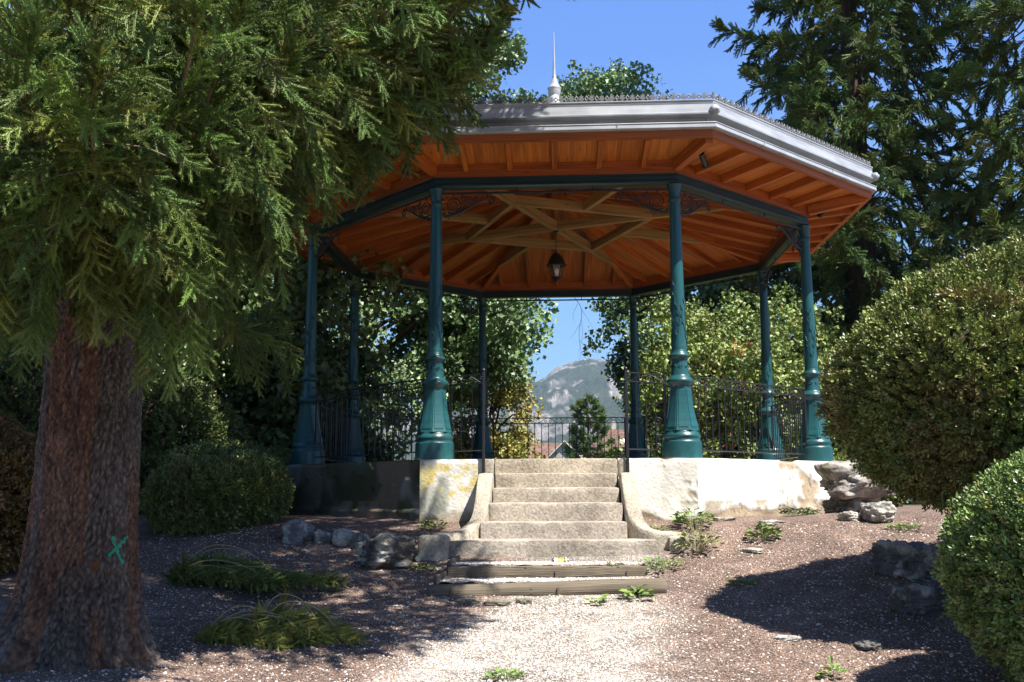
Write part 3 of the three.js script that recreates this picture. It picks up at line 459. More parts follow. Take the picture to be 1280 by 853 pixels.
{
  const iron = mat({ color: C(.12, .085, .06), roughness: .9 });
  // round log
  const log = thing('log_step', 'long round grey weathered log pegged as the lowest step', 'step', [-.09, FL - 1.19, 5.92]);
  const g = new THREE.CylinderGeometry(.076, .083, 2.02, 28, 70, false); g.rotateZ(Math.PI / 2); const p = g.attributes.position, q = V();
  for (let i = 0; i < p.count; i++) { q.fromBufferAttribute(p, i); const n = 1 + (fbm3(q.x * 2, q.y * 26, q.z * 26, 3) - .5) * .16; const e = 1 - .1 * sstep(.97, 1.01, Math.abs(q.x)); p.setXYZ(i, q.x, q.y * n * e + .010 * Math.sin(q.x * 1.7), q.z * n * e); } g.computeVertexNormals();
  const uv = g.attributes.uv; for (let i = 0; i < uv.count; i++) uv.setXY(i, p.getX(i), uv.getX(i) * .5);
  part('log', g.toNonIndexed(), M.timber, log); log.rotation.y = .035; log.rotation.z = .012;
  for (const x of [-.82, .09, .80]) part('stake', beam(V(x, -.17, .088), V(x, .035, .086), .022, .016, .003, V(0, 0, 1)), iron, log);
  const pl = thing('plank_step', 'squared weathered timber beam with gravel behind it, step above the log', 'step', [-.10, FL - 1.075, 5.45]);
  part('plank', (() => { const b = roughBox(1.80, .115, .13, .02, .008, .03, 31, 9); const P = b.attributes.position, u = b.attributes.uv; for (let i = 0; i < P.count; i++) u.setXY(i, P.getX(i), P.getY(i) + P.getZ(i)); return b; })(), M.timber, pl); pl.rotation.y = .02;
  for (const x of [-.7, .08, .72]) part('stake', beam(V(x, -.15, .073), V(x, .02, .072), .02, .014, .003, V(0, 0, 1)), iron, pl);
  // side boards
  const sb1 = tag(part('edging_board', beam(V(-.95, FL - 1.02, 5.0), V(-1.0, FL - 1.045, 5.42), .03, .14, .006), M.timber, scene), 'short grey edging board beside the plank step', 'board');
  sb1.name = numbered('edging_board');
  const sb2 = tag(part('edging_board', beam(V(-1.01, FL - 1.115, 5.47), V(-1.07, FL - 1.13, 5.84), .03, .12, .006), M.timber, scene), 'short grey edging board at the end of the round log', 'board'); sb2.name = numbered('edging_board');
  // gravel fill behind the two timbers
  for (const [x0, x1, z0, z1, y, n] of [[-.98, .80, 4.90, 5.42, -1.018, 1], [-1.04, .86, 5.48, 5.88, -1.128, 2]]) {
    const gg = new THREE.PlaneGeometry(x1 - x0, z1 - z0, 50, 14); gg.rotateX(-Math.PI / 2); const pp = gg.attributes.position, u = gg.attributes.uv; for (let i = 0; i < pp.count; i++) { pp.setY(i, (fbm3(pp.getX(i) * 9 + n, 2, pp.getZ(i) * 9, 3) - .5) * .04); u.setXY(i, pp.getX(i) / 1.3 + n * .4, pp.getZ(i) / 1.3); } gg.computeVertexNormals();
    const o = part('gravel_bed', gg, mat({ color: C(.95, .86, .76), map: T.soil, bumpMap: T.soilBump, bumpScale: .012, roughness: 1 }), scene); o.name = numbered('gravel_bed'); o.position.set((x0 + x1) / 2, FL + y, (z0 + z1) / 2); o.userData.kind = 'structure';
  }
}

// ---------------------------------------------------------------- spruces
function needleGeo(len, width, spacing, shootScale, seed, sides = 6) {
  const r = rng(seed), P = [], N = [], U = [];
  const up = V(0, 1, 0);
  const needle = (o, d, l, w) => { const s = V(r() - .5, r() - .5, r() - .5).cross(d).normalize().multiplyScalar(w / 2), e = o.clone().addScaledVector(d, l), n = V().crossVectors(d, s).normalize(); for (const q of [o.clone().add(s), o.clone().sub(s), e]) { P.push(q.x, q.y, q.z); N.push(n.x, n.y, n.z); U.push(0, 0); } };
  const core = (a, dir, L, rad) => { const side = V(dir.y, -dir.x, .3).cross(dir).normalize(), s2 = V().crossVectors(dir, side), K = 4, e = a.clone().addScaledVector(dir, L), pt = (k, rr, o) => o.clone().addScaledVector(side, Math.cos(k * 6.2832 / K) * rr).addScaledVector(s2, Math.sin(k * 6.2832 / K) * rr); for (let k = 0; k < K; k++) { const A = pt(k, rad, a), B = pt(k + 1, rad, a), D = pt(k, rad * .7, e), E = pt(k + 1, rad * .7, e); for (const t of [[A, B, D], [D, B, E]]) { const n = V().crossVectors(t[1].clone().sub(t[0]), t[2].clone().sub(t[0])).normalize(); for (const q of t) { P.push(q.x, q.y, q.z); N.push(n.x, n.y, n.z); U.push(0, 0); } } } };
  const shoot = (a, dir, L) => {
    const n = Math.round(L / spacing), side = V(dir.y, -dir.x, .3).cross(dir).normalize(), s2 = V().crossVectors(dir, side); core(a, dir, L * .97, len * .30);
    for (let i = 0; i < n; i++) { const t = i / n, o = a.clone().addScaledVector(dir, L * t), an = i * 2.4 + r() * .8, out = side.clone().multiplyScalar(Math.cos(an)).addScaledVector(s2, Math.sin(an)), d = dir.clone().multiplyScalar(.55 + .9 * t * t).add(out).normalize(); needle(o, d, len * (.8 + .4 * r()) * (1 - .25 * t * t), width); }
  };
  const L = .2; shoot(V(0, 0, 0), up, L);
  for (let i = 0; i < sides; i++) { const t = .05 + .8 * i / sides, sgn = i % 2 ? 1 : -1, d = V(sgn * (.5 + .4 * r()), .75 + .4 * r(), (r() - .5) * 1.1).normalize(); shoot(V(0, L * t, 0), d, L * (.5 - .25 * t) * shootScale * (.8 + .4 * r())); }
  const g = new THREE.BufferGeometry(); g.setAttribute('position', new THREE.Float32BufferAttribute(P, 3)); g.setAttribute('normal', new THREE.Float32BufferAttribute(N, 3)); g.setAttribute('uv', new THREE.Float32BufferAttribute(U, 2)); return g;
}
const nearSprig = [needleGeo(.021, .0054, .0015, 1.15, 3, 6), needleGeo(.020, .0054, .0015, 1.3, 4, 7)];
const farSprig = [needleGeo(.024, .0080, .0026, 1.15, 5, 6), needleGeo(.024, .0080, .0026, 1.3, 6, 7)];
M.needle = new THREE.MeshPhysicalMaterial({ color: C(1, 1, 1), roughness: .6, specularIntensity: .5, side: THREE.DoubleSide });
M.barkSimple = mat({ color: C(.15, .11, .08), map: rep(T.bark, 1, 1), roughness: 1 });
M.twig = mat({ color: C(.16, .115, .075), roughness: 1 });

// one limb with hanging branchlets; sprigs go into the Copies list
function limb(from, to, sag, rise, hang, r, copies, wood, o = {}) {
  const N = 14, pts = [], d = to.clone().sub(from), L = d.length(), flat = d.clone().setY(0).normalize(), side = V(flat.z, 0, -flat.x);
  for (let i = 0; i <= N; i++) { const t = i / N; const p = from.clone().lerp(to, t); p.y += -sag * Math.sin(Math.PI * Math.pow(t, .8)) + rise * Math.pow(t, 6); p.addScaledVector(side, .12 * L * .3 * Math.sin(t * 4 + r() * .6) * (o.wobble ?? .4)); pts.push(p); }
  wood.push(tube(pts, (o.rad ?? .035), 5, 16, .18));
  const c = new THREE.CatmullRomCurve3(pts), sp = o.spacing ?? .1, n = Math.round(L * (1 - (o.t0 ?? .22)) / sp), S = o.scale ?? 1, step = .135 * S;
  const base = o.color ?? C(.115, .165, .042), col = C(0, 0, 0);
  const put = (p, dir) => { const v = .55 + .95 * Math.pow(r(), 1.3), y = r(); col.setRGB(base.r * v * lerp(.85, 1.3, y * y), base.g * v, base.b * v * lerp(.7, 1.1, r())); copies[r() < .5 ? 0 : 1].add(p, dir, r() * 6.28, S * (.8 + .45 * r()), col); };
  for (let i = 0; i < n; i++) {
    const tt = (i + r() * .8) / n; if (noise3(tt * L * 3.2, from.y * 3, to.x * 5) < (o.gap ?? .30)) continue; const t = lerp(o.t0 ?? .22, 1, tt), p = c.getPoint(t), tg = c.getTangent(t), sgn = i % 2 ? 1 : -1;
    const out = (o.reach ?? .55) * (.35 + .65 * r()) * Math.pow(1.06 - t, .5) * lerp(.6, 1, Math.min(1, L / 3)), hl = hang * (.35 + .75 * r()) * lerp(1, .45, t * t);
    const q = p.clone(), v = side.clone().multiplyScalar(sgn * (.8 + .4 * r())).addScaledVector(tg, .6 + .5 * r()).normalize(); let used = 0; const tot = out + hl;
    v.y += .1;
    while (used < tot) { const k = used / tot; const fall = used < out ? .16 : .55; v.y -= fall * (.8 + .4 * r()); v.x += (r() - .5) * .16; v.z += (r() - .5) * .16; v.normalize(); put(q, v.clone(), k); q.addScaledVector(v, step); used += step; }
    if (r() < .25) wood.push(tube([p, p.clone().lerp(q, .5).add(V(0, .12 * hl, 0)), q], .005 * S, 3, 4, .4));
  }
  for (let t = .55; t < 1; t += .07 / L * 1.2 * S) { const p = c.getPoint(t), tg = c.getTangent(t); put(p, tg.clone().add(V((r() - .5) * 1.4, .3 * r() - .1, (r() - .5) * 1.4)).normalize(), .9); }
  const e = c.getPoint(1); for (let i = 0; i < 4; i++) put(e, c.getTangent(1).add(V((r() - .5) * .7, .3 * r(), (r() - .5) * .7)).normalize(), 1);
}
// the large spruce on the left
{
  const r = rng(77), bx = -3.16, bz = 8.02, by = groundY(bx, bz) - .12, TH = 19;
  const t = thing('spruce_tree', 'large spruce with thick flared trunk, green painted cross and drooping boughs', 'tree', [bx, by, bz]);
  const rad = (y) => (.335 * Math.pow(Math.max(0, 1 - y / TH), .8)) + .30 * Math.exp(-y / .36) * .62;
  const NA = 300, NY = 330, P = [], U = [], Cc = [], I = [], top = 4.4;
  const plates = (u, v) => { const X = Math.floor(u), Y = Math.floor(v); let f1 = 9, f2 = 9; for (let i = -1; i <= 1; i++) for (let j = -1; j <= 1; j++) { const cx = X + i, cy = Y + j, m = ((cx % 64) + 64) % 64, dx = cx + hash3(m, cy, 5) - u, dy = cy + hash3(m, cy, 6) - v, d = dx * dx + dy * dy; if (d < f1) { f2 = f1; f1 = d; } else if (d < f2) f2 = d; } return Math.sqrt(f2) - Math.sqrt(f1); };
  const surf = (a, y, extra = 0) => {
    const flare = Math.exp(-y / .42), lobes = 1 + flare * (.22 * Math.sin(a * 3 + .9) + .14 * Math.sin(a * 5 + 2.1)), x = Math.cos(a) * 2.2, z = Math.sin(a) * 2.2;
    const w = fbm3(x * 1.3, y * .9, z * 1.3, 2) * 1.6, pl = plates(a / 6.28318530718 * 64 + .9 * (fbm3(x * 3, y * 6, z * 3, 2) - .5), y * 17 + w * 1.2) * .7 * (.5 + fbm3(x * 2, y * 2 + 7, z * 2, 2)), fine = fbm3(x * 13, y * 11, z * 13, 3);
    const R = rad(y) * lobes + .016 * Math.min(1, pl * 3.4) + .020 * (fine - .5) - .010 + extra;
    return [V(Math.cos(a) * R + .02 * y * .3, y, Math.sin(a) * R), pl, fine];
  };
  for (let j = 0; j <= NY; j++) { const y = top * Math.pow(j / NY, 1.35); for (let i = 0; i <= NA; i++) {
    const a = (i % NA) / NA * Math.PI * 2, [p, pl, fine] = surf(a, y); P.push(p.x, p.y, p.z); U.push(i / NA * 2, y * .8);
    const patch = fbm3(Math.cos(a) * 2, y * .8, Math.sin(a) * 2 + 4, 3); let c = [lerp(.165, .25, patch) , lerp(.138, .22, patch), lerp(.118, .195, patch)].map((q) => q * lerp(.55, 1.25, Math.min(1, pl * 2.4)) * (.8 + .5 * fine));
    const ang = Math.atan2(Math.sin(a - 1.95), Math.cos(a - 1.95));                       // rusty resin streaks on the side that faces the path
    const rust = sstep(.56, .68, fbm3(Math.cos(a) * 3, y * 1.1, Math.sin(a) * 3, 3) + .10 * Math.exp(-ang * ang * 3)); c = c.map((q, k) => lerp(q, [.30, .12, .04][k] * (.7 + .6 * fine), rust * .5));
    Cc.push(...c); } }
  for (let j = 0; j < NY; j++) for (let i = 0; i < NA; i++) { const b = j * (NA + 1) + i; I.push(b, b + NA + 1, b + 1, b + 1, b + NA + 1, b + NA + 2); }
  const g = new THREE.BufferGeometry(); g.setAttribute('position', new THREE.Float32BufferAttribute(P, 3)); g.setAttribute('uv', new THREE.Float32BufferAttribute(U, 2)); g.setAttribute('color', new THREE.Float32BufferAttribute(Cc, 3)); g.setIndex(I); g.computeVertexNormals();
  const trunk = part('trunk', g, mat({ map: rep(T.bark, 1, 1.1), bumpMap: rep(T.barkBump, 1, 1.1), bumpScale: .03, roughness: 1, vertexColors: true }), t);
  // upper trunk
  part('upper_trunk', (() => { const c = new THREE.CylinderGeometry(.02, rad(top) - .004, TH - top, 14, 6); c.translate(.04, top + (TH - top) / 2, 0); return c.toNonIndexed(); })(), M.barkSimple, t);
  // painted cross and knot hole, found by aiming from the camera at the photographed spots
  const hit = (u, v) => { const ry = pixelRay(u, v), p = V(); for (let s = 4; s < 9; s += .004) { p.copy(camera.position).addScaledVector(ry, s); const q = p.clone().sub(t.position); const a = Math.atan2(q.z, q.x); if (Math.hypot(q.x - .006 * q.y, q.z) < surf(a, Math.max(0, q.y))[0].clone().setY(0).length()) return [a, q.y]; } return [1.5, 1]; };
  const paint = mat({ color: C(.02, .30, .17), roughness: .7, bumpMap: rep(T.paintBump, 6), bumpScale: .002 });
  const stroke = (p0, p1, w0) => { const [a0, y0] = hit(...p0), [a1, y1] = hit(...p1), Pp = [], Ii = [], n = 26, m = 7; const dl = Math.hypot((a1 - a0) * .38, y1 - y0), nx = -(y1 - y0) / dl, ny = (a1 - a0) * .38 / dl;
    for (let i = 0; i <= n; i++) for (let k = 0; k <= m; k++) { const s = i / n, w = w0 * (.7 + .7 * fbm3(s * 6 + p0[0], 2, k, 2)) * (i === 0 || i === n ? .5 : 1), e = (k / m - .5) * w; const a = lerp(a0, a1, s) + nx * e / .38, y = lerp(y0, y1, s) + ny * e, q = surf(a, y, .0035)[0]; Pp.push(q.x, q.y, q.z); }
    for (let i = 0; i < n; i++) for (let k = 0; k < m; k++) { const b = i * (m + 1) + k; Ii.push(b, b + 1, b + m + 1, b + 1, b + m + 2, b + m + 1); }
    const gg = new THREE.BufferGeometry(); gg.setAttribute('position', new THREE.Float32BufferAttribute(Pp, 3)); gg.setAttribute('uv', new THREE.Float32BufferAttribute(new Float32Array(Pp.length / 3 * 2), 2)); gg.setIndex(Ii); gg.computeVertexNormals(); return gg.toNonIndexed(); };
  paint.side = THREE.DoubleSide; part('painted_cross', merge([stroke([139, 671], [153, 705], .022), stroke([159, 671], [135, 696], .022)]), paint, t).userData.label = 'green painted cross';
  { const [a, y] = hit(117, 706), k = new THREE.TorusGeometry(.026, .014, 8, 16); const q = surf(a, y)[0]; const kn = part('knot', k, mat({ color: C(.17, .12, .085), roughness: 1, map: rep(T.bark, 3, 3) }), t); kn.position.copy(q); kn.rotation.y = Math.PI / 2 - a; kn.scale.y = 1.25; const hole = part('knot_hole', new THREE.SphereGeometry(.030, 12, 8), mat({ color: C(.22, .095, .035), roughness: 1, map: rep(T.bark, 2, 2) }), t); hole.position.copy(q); hole.scale.y = 1.2; }
  // limbs: the ones the photograph shows, aimed at their tips, then the rest of the crown
  const copies = [new Copies(), new Copies()], wood = [], from = (y) => V(.006 * y, y, 0), loc = (u, v, z) => pixelAtZ(u, v, z).sub(t.position);
  const seen = [[20, 250, 10.4, .9], [70, 210, 10.9, .85], [120, 280, 10.2, .8], [165, 250, 10.6, .85], [30, 120, 10.8, .9], [95, 90, 11.0, .8], [170, 120, 10.6, .9], [215, 170, 10.1, .9], [215, 40, 10.6, .8], [280, 60, 10.3, .9], [300, 190, 9.8, 1.0], [340, 150, 9.9, .9], [352, 240, 9.3, .9], [380, 225, 8.9, .45], [330, 30, 10.1, .9], [400, 60, 9.6, .9], [395, 0, 9.8, .8], [440, 110, 9.0, .85], [470, 20, 9.4, .8], [500, 130, 8.7, .8], [480, 150, 8.2, .6], [540, 60, 8.9, .75], [560, 130, 8.5, .62], [605, 110, 8.4, .5], [622, 20, 8.8, .5], [585, 20, 8.6, .7], [520, 10, 8.3, .8], [240, 240, 9.2, .8], [60, 300, 9.6, .6], [10, 320, 9.4, .6], [430, 130, 7.8, .7], [350, 100, 7.6, .9], [410, 160, 8.8, .6], [455, 140, 9.2, .8], [525, 110, 8.9, .75], [575, 90, 8.9, .7], [500, 70, 9.4, .8], [440, 40, 10.0, .8], [300, 120, 10.6, .9], [255, 140, 10.9, .85], [130, 190, 11.2, .8], [40, 190, 11.2, .8], [360, 190, 9.9, .8], [470, 175, 9.0, .5], [512, 170, 8.7, .5], [548, 165, 8.5, .5], [590, 140, 8.5, .5], [617, 105, 8.3, .35], [432, 195, 8.8, .45], [530, 190, 8.3, .4], [450, 170, 8.0, .5], [565, 60, 9.2, .6], [410, 110, 8.3, .7], [485, 100, 8.1, .6]];
  for (const [u, v, z, hang] of seen) {
    const e = loc(u, v, z), L = Math.hypot(e.x, e.z), h = clamp(e.y + .15 * L + .1 + .5 * r(), 2.0, 7);
    limb(from(h), e, .10 * L, .25 + .15 * r(), hang * .9, r, copies, wood, { spacing: .075, rad: .02 + .006 * L, reach: .38 });
  }
  for (let i = 0; i < 300; i++) {                                   // the rest of the crown
    const h = lerp(3.0, 18.2, Math.pow(r(), .75)), az = i * 2.39996 + r() * .5, Lm = h < 4.6 ? lerp(3.1, 4.1, (h - 3) / 1.6) : lerp(4.1, .4, (h - 4.6) / 14), L0 = Lm * (.8 + .25 * r());
    const az1 = ((az % 6.2832) + 6.2832) % 6.2832; if (az1 > .35 && az1 < 2.3 && h > 3.6 && h < 10.5) continue;   // the sunny side, where the limbs above stand
    const back = Math.sin(az) < -.2 && h < 10 ? 1.35 : 1, L = L0 * back;
    const e = V(Math.cos(az) * L, h - .16 * L - .2 * r(), Math.sin(az) * L);
    const w = e.clone().add(t.position), pr = w.clone().project(camera), u = (pr.x + 1) * 640, v = (1 - pr.y) * 426.5;
    if (pr.z < 1 && h < 7.5 && u > 380 && u < 1300 && v > -60 && w.z < 14) continue;                                   // open sky and roof in the photograph
    if (w.distanceTo(camera.position) < 2.3) continue;
    limb(from(h), e, .08 * L, .2 + .2 * r(), (h < 9 ? .75 : .5), r, copies, wood, { spacing: h < 8 ? .085 : .14, rad: .015 + .007 * L, reach: .6, scale: h < 8 ? 1.15 : 1.7, gap: 0 });
  }
  for (let i = 0; i < 16; i++) {                                    // long limbs over the steps, above the picture
    const az = lerp(-.95, .45, (i + .5) / 16), L = 4.5 + .5 * r(); let h = 5.6; const e = V(Math.cos(az) * L, h, Math.sin(az) * L);
    for (; h < 9; h += .1) { e.y = h - .1 * L; const q = e.clone().add(t.position).add(V(0, -.75, 0)).project(camera); if (q.y > 1.10) break; }
    limb(from(h), e, .05 * L, .2, .6, r, copies, wood, { spacing: .07, rad: .04, reach: .6, scale: 1.3 });
  }
  part('boughs', merge(wood), M.twig, t);
  copies.forEach((c, i) => c.build('needle_foliage', nearSprig[i], M.needle, t));
  console.log('near spruce sprigs', copies[0].n + copies[1].n);
}
function farSpruce(name, label, x, z, H, R, seed, o = {}) {
  const r = rng(seed), by = groundY(x, z) - .1, t = thing(name, label, 'tree', [x, by, z], 0, o.group), copies = [new Copies(), new Copies()], wood = [];
  const tg = new THREE.CylinderGeometry(.03, H * .017 + .04, H, 14, 20); tg.translate(0, H / 2, 0); { const p = tg.attributes.position; for (let i = 0; i < p.count; i++) { const n = 1 + .15 * (noise3(p.getX(i) * 20, p.getY(i) * 3, p.getZ(i) * 20) - .5); p.setX(i, p.getX(i) * n); p.setZ(i, p.getZ(i) * n); } tg.computeVertexNormals(); }
  part('trunk', tg.toNonIndexed(), M.barkSimple, t);
  const n = o.n ?? 120;
  for (let i = 0; i < n; i++) {
    const k = (i + r()) / n, h = lerp(o.h0 ?? 1.5, H * .98, k), az = i * 2.39996 + r() * .7, L = R * Math.pow(1 - k, o.pow ?? .75) * (.62 + .5 * r()) + .15;
    limb(V(0, h, 0), V(Math.cos(az) * L, h - .18 * L - .2 * r(), Math.sin(az) * L), .10 * L, .25 * L * .3, (o.hang ?? .9) * (.5 + .7 * r()), r, copies, wood, { spacing: (o.spacing ?? .17), rad: .012 + .010 * L, reach: .6, scale: o.scale ?? 2.1, color: o.color ?? C(.09, .135, .036), t0: .15 });
  }
  part('boughs', merge(wood), M.twig, t); copies.forEach((c, i) => c.build('needle_foliage', farSprig[i], M.needle, t)); console.log(name, copies[0].n + copies[1].n); return t;
}
farSpruce('tall_spruce', 'tall dark spruce with drooping boughs behind the right side of the bandstand', 8.0, -11, 25, 4.1, 11, { n: 180, pow: .42, hang: 1.3, scale: 2.3 });
farSpruce('feathery_conifer', 'lighter feathery conifer standing beyond the large clipped box', 11.6, -8.5, 17, 3.2, 12, { n: 120, hang: 1.0, pow: .5, color: C(.11, .155, .042) });
farSpruce('distant_fir', 'small dark fir standing between the village roofs', 2.35, -70, 8.1, 2.0, 13, { n: 60, hang: .4, scale: 4, spacing: .45, h0: 1 });

// ---------------------------------------------------------------- broadleaf trees
function leafClump(n, size, spread, seed, ratio = .75) {
  const r = rng(seed), P = [], U = [];
  for (let i = 0; i < n; i++) {
    const o = V(r() - .5, (r() - .5) * .7, r() - .5).multiplyScalar(2 * spread), d = V(r() - .5, -.25 + .5 * r(), r() - .5).normalize(), s = V(r() - .5, (r() - .5) * .5, r() - .5).cross(d).normalize(), n2 = V().crossVectors(s, d), L = size * (.7 + .6 * r()), w = L * ratio * .5;
    const A = o, B = o.clone().addScaledVector(d, L * .45).addScaledVector(s, w).addScaledVector(n2, L * .10), D = o.clone().addScaledVector(d, L * .45).addScaledVector(s, -w).addScaledVector(n2, L * .10), E = o.clone().addScaledVector(d, L).addScaledVector(n2, -L * .08), Mi = o.clone().addScaledVector(d, L * .5);
    for (const q of [A, B, Mi, A, Mi, D, Mi, B, E, Mi, E, D]) { P.push(q.x, q.y, q.z); U.push(0, 0); }
  }
  const g = new THREE.BufferGeometry(); g.setAttribute('position', new THREE.Float32BufferAttribute(P, 3)); g.setAttribute('uv', new THREE.Float32BufferAttribute(U, 2)); g.computeVertexNormals(); return g;
}
const bigLeaf = [leafClump(22, .12, .20, 21, .95), leafClump(22, .115, .22, 22, .9)];
const midLeaf = [leafClump(20, .085, .14, 23, .8), leafClump(20, .08, .15, 24, .8)];
M.leaf = new THREE.MeshPhysicalMaterial({ color: C(1, 1, 1), roughness: .48, side: THREE.DoubleSide, transmission: .22, thickness: 0 });
function tree(name, label, x, z, trunkH, crowns, o = {}) {
  const r = rng(o.seed ?? 1), by = groundY(x, z) - .1, t = thing(name, label, 'tree', [x, by, z], 0, o.group), wood = [], copies = [new Copies(), new Copies()], geo = o.leaf ?? bigLeaf, col = C(0, 0, 0), base = o.color ?? C(.075, .125, .035);
  const fork = V((r() - .5) * .4, trunkH, (r() - .5) * .4);
  wood.push(tube([V(0, 0, 0), V(.08 * (r() - .5), trunkH * .4, .08), fork], o.rad ?? .2, 10, 12, .65));
  for (const [cx, cy, cz, rx, ry, rz, boughs] of crowns) {            // crown lobes: [centre, radii, number of boughs]
    const c0 = V(cx, cy, cz), limbEnd = c0.clone().add(V(0, ry * .2, 0)); wood.push(tube([fork, fork.clone().lerp(limbEnd, .5).add(V((r() - .5) * .6, .2, (r() - .5) * .6)), limbEnd], (o.rad ?? .2) * .5, 7, 10, .3));
    for (let b = 0; b < boughs; b++) {
      const d = V(r() * 2 - 1, r() * 2 - 1, r() * 2 - 1).normalize(), k = .45 + .58 * Math.pow(r(), .6), p = V(cx + d.x * rx * k, cy + d.y * ry * k, cz + d.z * rz * k);
      const br = (o.bough ?? .85) * (.6 + .7 * r()), st = c0.clone().add(V(0, (r() - .6) * ry * .8, 0)).lerp(p, .15); if (b % 2 === 0) wood.push(tube([st, st.clone().lerp(p, .5).add(V(0, .15, 0)), p], .035, 4, 5, .25));
      const out = V(d.x, d.y * .5 + .35, d.z).normalize(), tone = .75 + .5 * r(), warm = r(), n = Math.round((o.dens ?? 30) * (.6 + .7 * r()));
      for (let i = 0; i < n; i++) {
        const e = V(r() * 2 - 1, r() * 2 - 1, r() * 2 - 1); if (e.lengthSq() > 1) continue; const q = p.clone().add(V(e.x * br, e.y * br * .5 - .25 * (e.x * e.x + e.z * e.z) * br, e.z * br));
        const v = tone * (.75 + .5 * r()), y = (o.yellow ?? 0) * warm * r(); col.setRGB(base.r * v * (1 + 1.6 * y), base.g * v * (1 + .5 * y), base.b * v); if (o.rust && r() < o.rust) col.setRGB(.32 * v, .12 * v, .03 * v);
        copies[i % 2].add(q, out.clone().add(V((r() - .5) * .9, (r() - .5) * .9, (r() - .5) * .9)).normalize(), r() * 6.28, .75 + .55 * r(), col);
      }
    }
  }
  part('trunk', merge(wood), M.barkSimple, t); copies.forEach((c, i) => c.build('crown', geo[i], M.leaf, t)); console.log(name, copies[0].n + copies[1].n); return t;
}
const gy = (x, z) => groundY(x, z);
// [cx, cy, cz] are relative to the tree's foot
tree('sycamore_tree', 'big dark sycamore rising over the left half of the bandstand roof', -4.75, -8.5, 3.2, [[0, 4.4, .5, 3.2, 2.6, 2.4, 60], [1.3, 7.6, 0, 3.0, 2.6, 2.6, 60], [1.3, 10.8, 0, 2.5, 2.2, 2.2, 42], [-2.2, 8.5, .2, 2.6, 2.8, 2.4, 40], [2.75, 4.6, .8, 1.45, 2.1, 1.5, 28]], { seed: 31, color: C(0.132, 0.209, 0.070), dens: 34 });
tree('lime_tree', 'pale green lime tree with light leaves behind the left columns', -6.3, -6.0, 1.6, [[.3, 3.1, .8, 2.3, 2.0, 1.8, 55], [1.6, 1.9, .8, 1.9, 1.4, 1.4, 34], [-.6, 5.2, 0, 2.2, 1.8, 1.8, 36]], { seed: 32, color: C(0.186, 0.264, 0.116), dens: 32, leaf: midLeaf });
tree('young_maple', 'small yellowish maple beside the gap that shows the mountain', -1.75, -9.5, .7, [[0, 2.1, 0, 1.05, 1.7, 1.0, 40], [.2, .9, .2, 1.1, .9, .9, 20]], { seed: 33, color: C(0.232, 0.264, 0.070), dens: 28, yellow: .8, bough: .55, rad: .08, leaf: midLeaf });
tree('tall_ash', 'tall tree whose top shows behind the roof finial', 4.0, -17, 8, [[-4.6, 12.4, 0, 1.7, 1.9, 1.6, 34], [-2.4, 12.6, 0, 1.6, 2.3, 1.5, 40], [-2.6, 10.4, 0, 2.2, 1.4, 2.0, 30]], { seed: 34, color: C(0.132, 0.217, 0.070), dens: 30 });
tree('maple_tree', 'yellow-green maple with a few red leaves behind the right columns', 3.95, -6.8, 1.4, [[-.3, 3.2, 0, 2.0, 1.6, 1.6, 52], [-1.2, 2.1, .4, 1.5, 1.3, 1.2, 26], [1.1, 2.2, .3, 1.3, 1.5, 1.3, 30], [.2, 1.0, .6, 2.0, .9, 1.0, 28]], { seed: 35, color: C(0.185, 0.265, 0.062), dens: 32, yellow: .35, rust: .012, leaf: midLeaf });
tree('oak_tree', 'dark green oak spreading behind the yellow-green maple', 4.8, -12.5, 3.5, [[-1.2, 5.2, 0, 2.6, 2.0, 2, 52], [1.6, 5.8, 0, 2.6, 2.4, 2, 48], [-.2, 3.2, 0, 2.8, 1.6, 1.6, 36]], { seed: 36, color: C(0.093, 0.155, 0.046), dens: 32 });
// shaded wood on the left
const wood2 = [[-7.8, -1.0, 41, 'dense shaded tree right behind the thick spruce trunk'], [-11.0, 1.2, 42, 'dense shaded tree at the far left behind the spruce boughs'], [-5.6, -2.6, 43, 'shaded tree standing close behind the leftmost bandstand columns']];
for (const [x, z, s, l] of wood2) tree('shade_tree', l, x, z, 2.2, [[0, 4.2, 0, 2.6, 2.6, 2.2, 62], [0, 1.9, .3, 2.3, 1.5, 1.9, 40], [.4, 7.4, 0, 2.4, 2.2, 2.2, 40]], { seed: s, color: C(0.105, 0.165, 0.05), dens: 34, group: 'shaded trees on the left' });

// ---------------------------------------------------------------- clipped box and shrubs
function boxTwig(seed, n = 16, leaf = .024) {
  const r = rng(seed), P = [], U = [];
  for (let i = 0; i < n; i++) {
    const t = i / n, o = V((r() - .5) * .02, t * .085, (r() - .5) * .02), a = i * 2.4 + r(), d = V(Math.cos(a) * .85, .55 + .5 * r() + t * .5, Math.sin(a) * .85).normalize(), s = V().crossVectors(d, V(r() - .5, .4, r() - .5)).normalize(), n2 = V().crossVectors(s, d), L = leaf * (.75 + .5 * r()), w = L * .30;
    const A = o, B = o.clone().addScaledVector(d, L * .5).addScaledVector(s, w).addScaledVector(n2, L * .12), D = o.clone().addScaledVector(d, L * .5).addScaledVector(s, -w).addScaledVector(n2, L * .12), E = o.clone().addScaledVector(d, L);
    for (const q of [A, B, E, A, E, D]) { P.push(q.x, q.y, q.z); U.push(0, 0); }
  }
  const g = new THREE.BufferGeometry(); g.setAttribute('position', new THREE.Float32BufferAttribute(P, 3)); g.setAttribute('uv', new THREE.Float32BufferAttribute(U, 2)); g.computeVertexNormals(); return g;
}
const twigs = [boxTwig(51), boxTwig(52, 14, .027)];
M.boxLeaf = new THREE.MeshPhysicalMaterial({ color: C(1, 1, 1), roughness: .38, side: THREE.DoubleSide });
M.inner = mat({ color: C(.17, .125, .08), roughness: 1, map: rep(T.bark, 2, 2) });
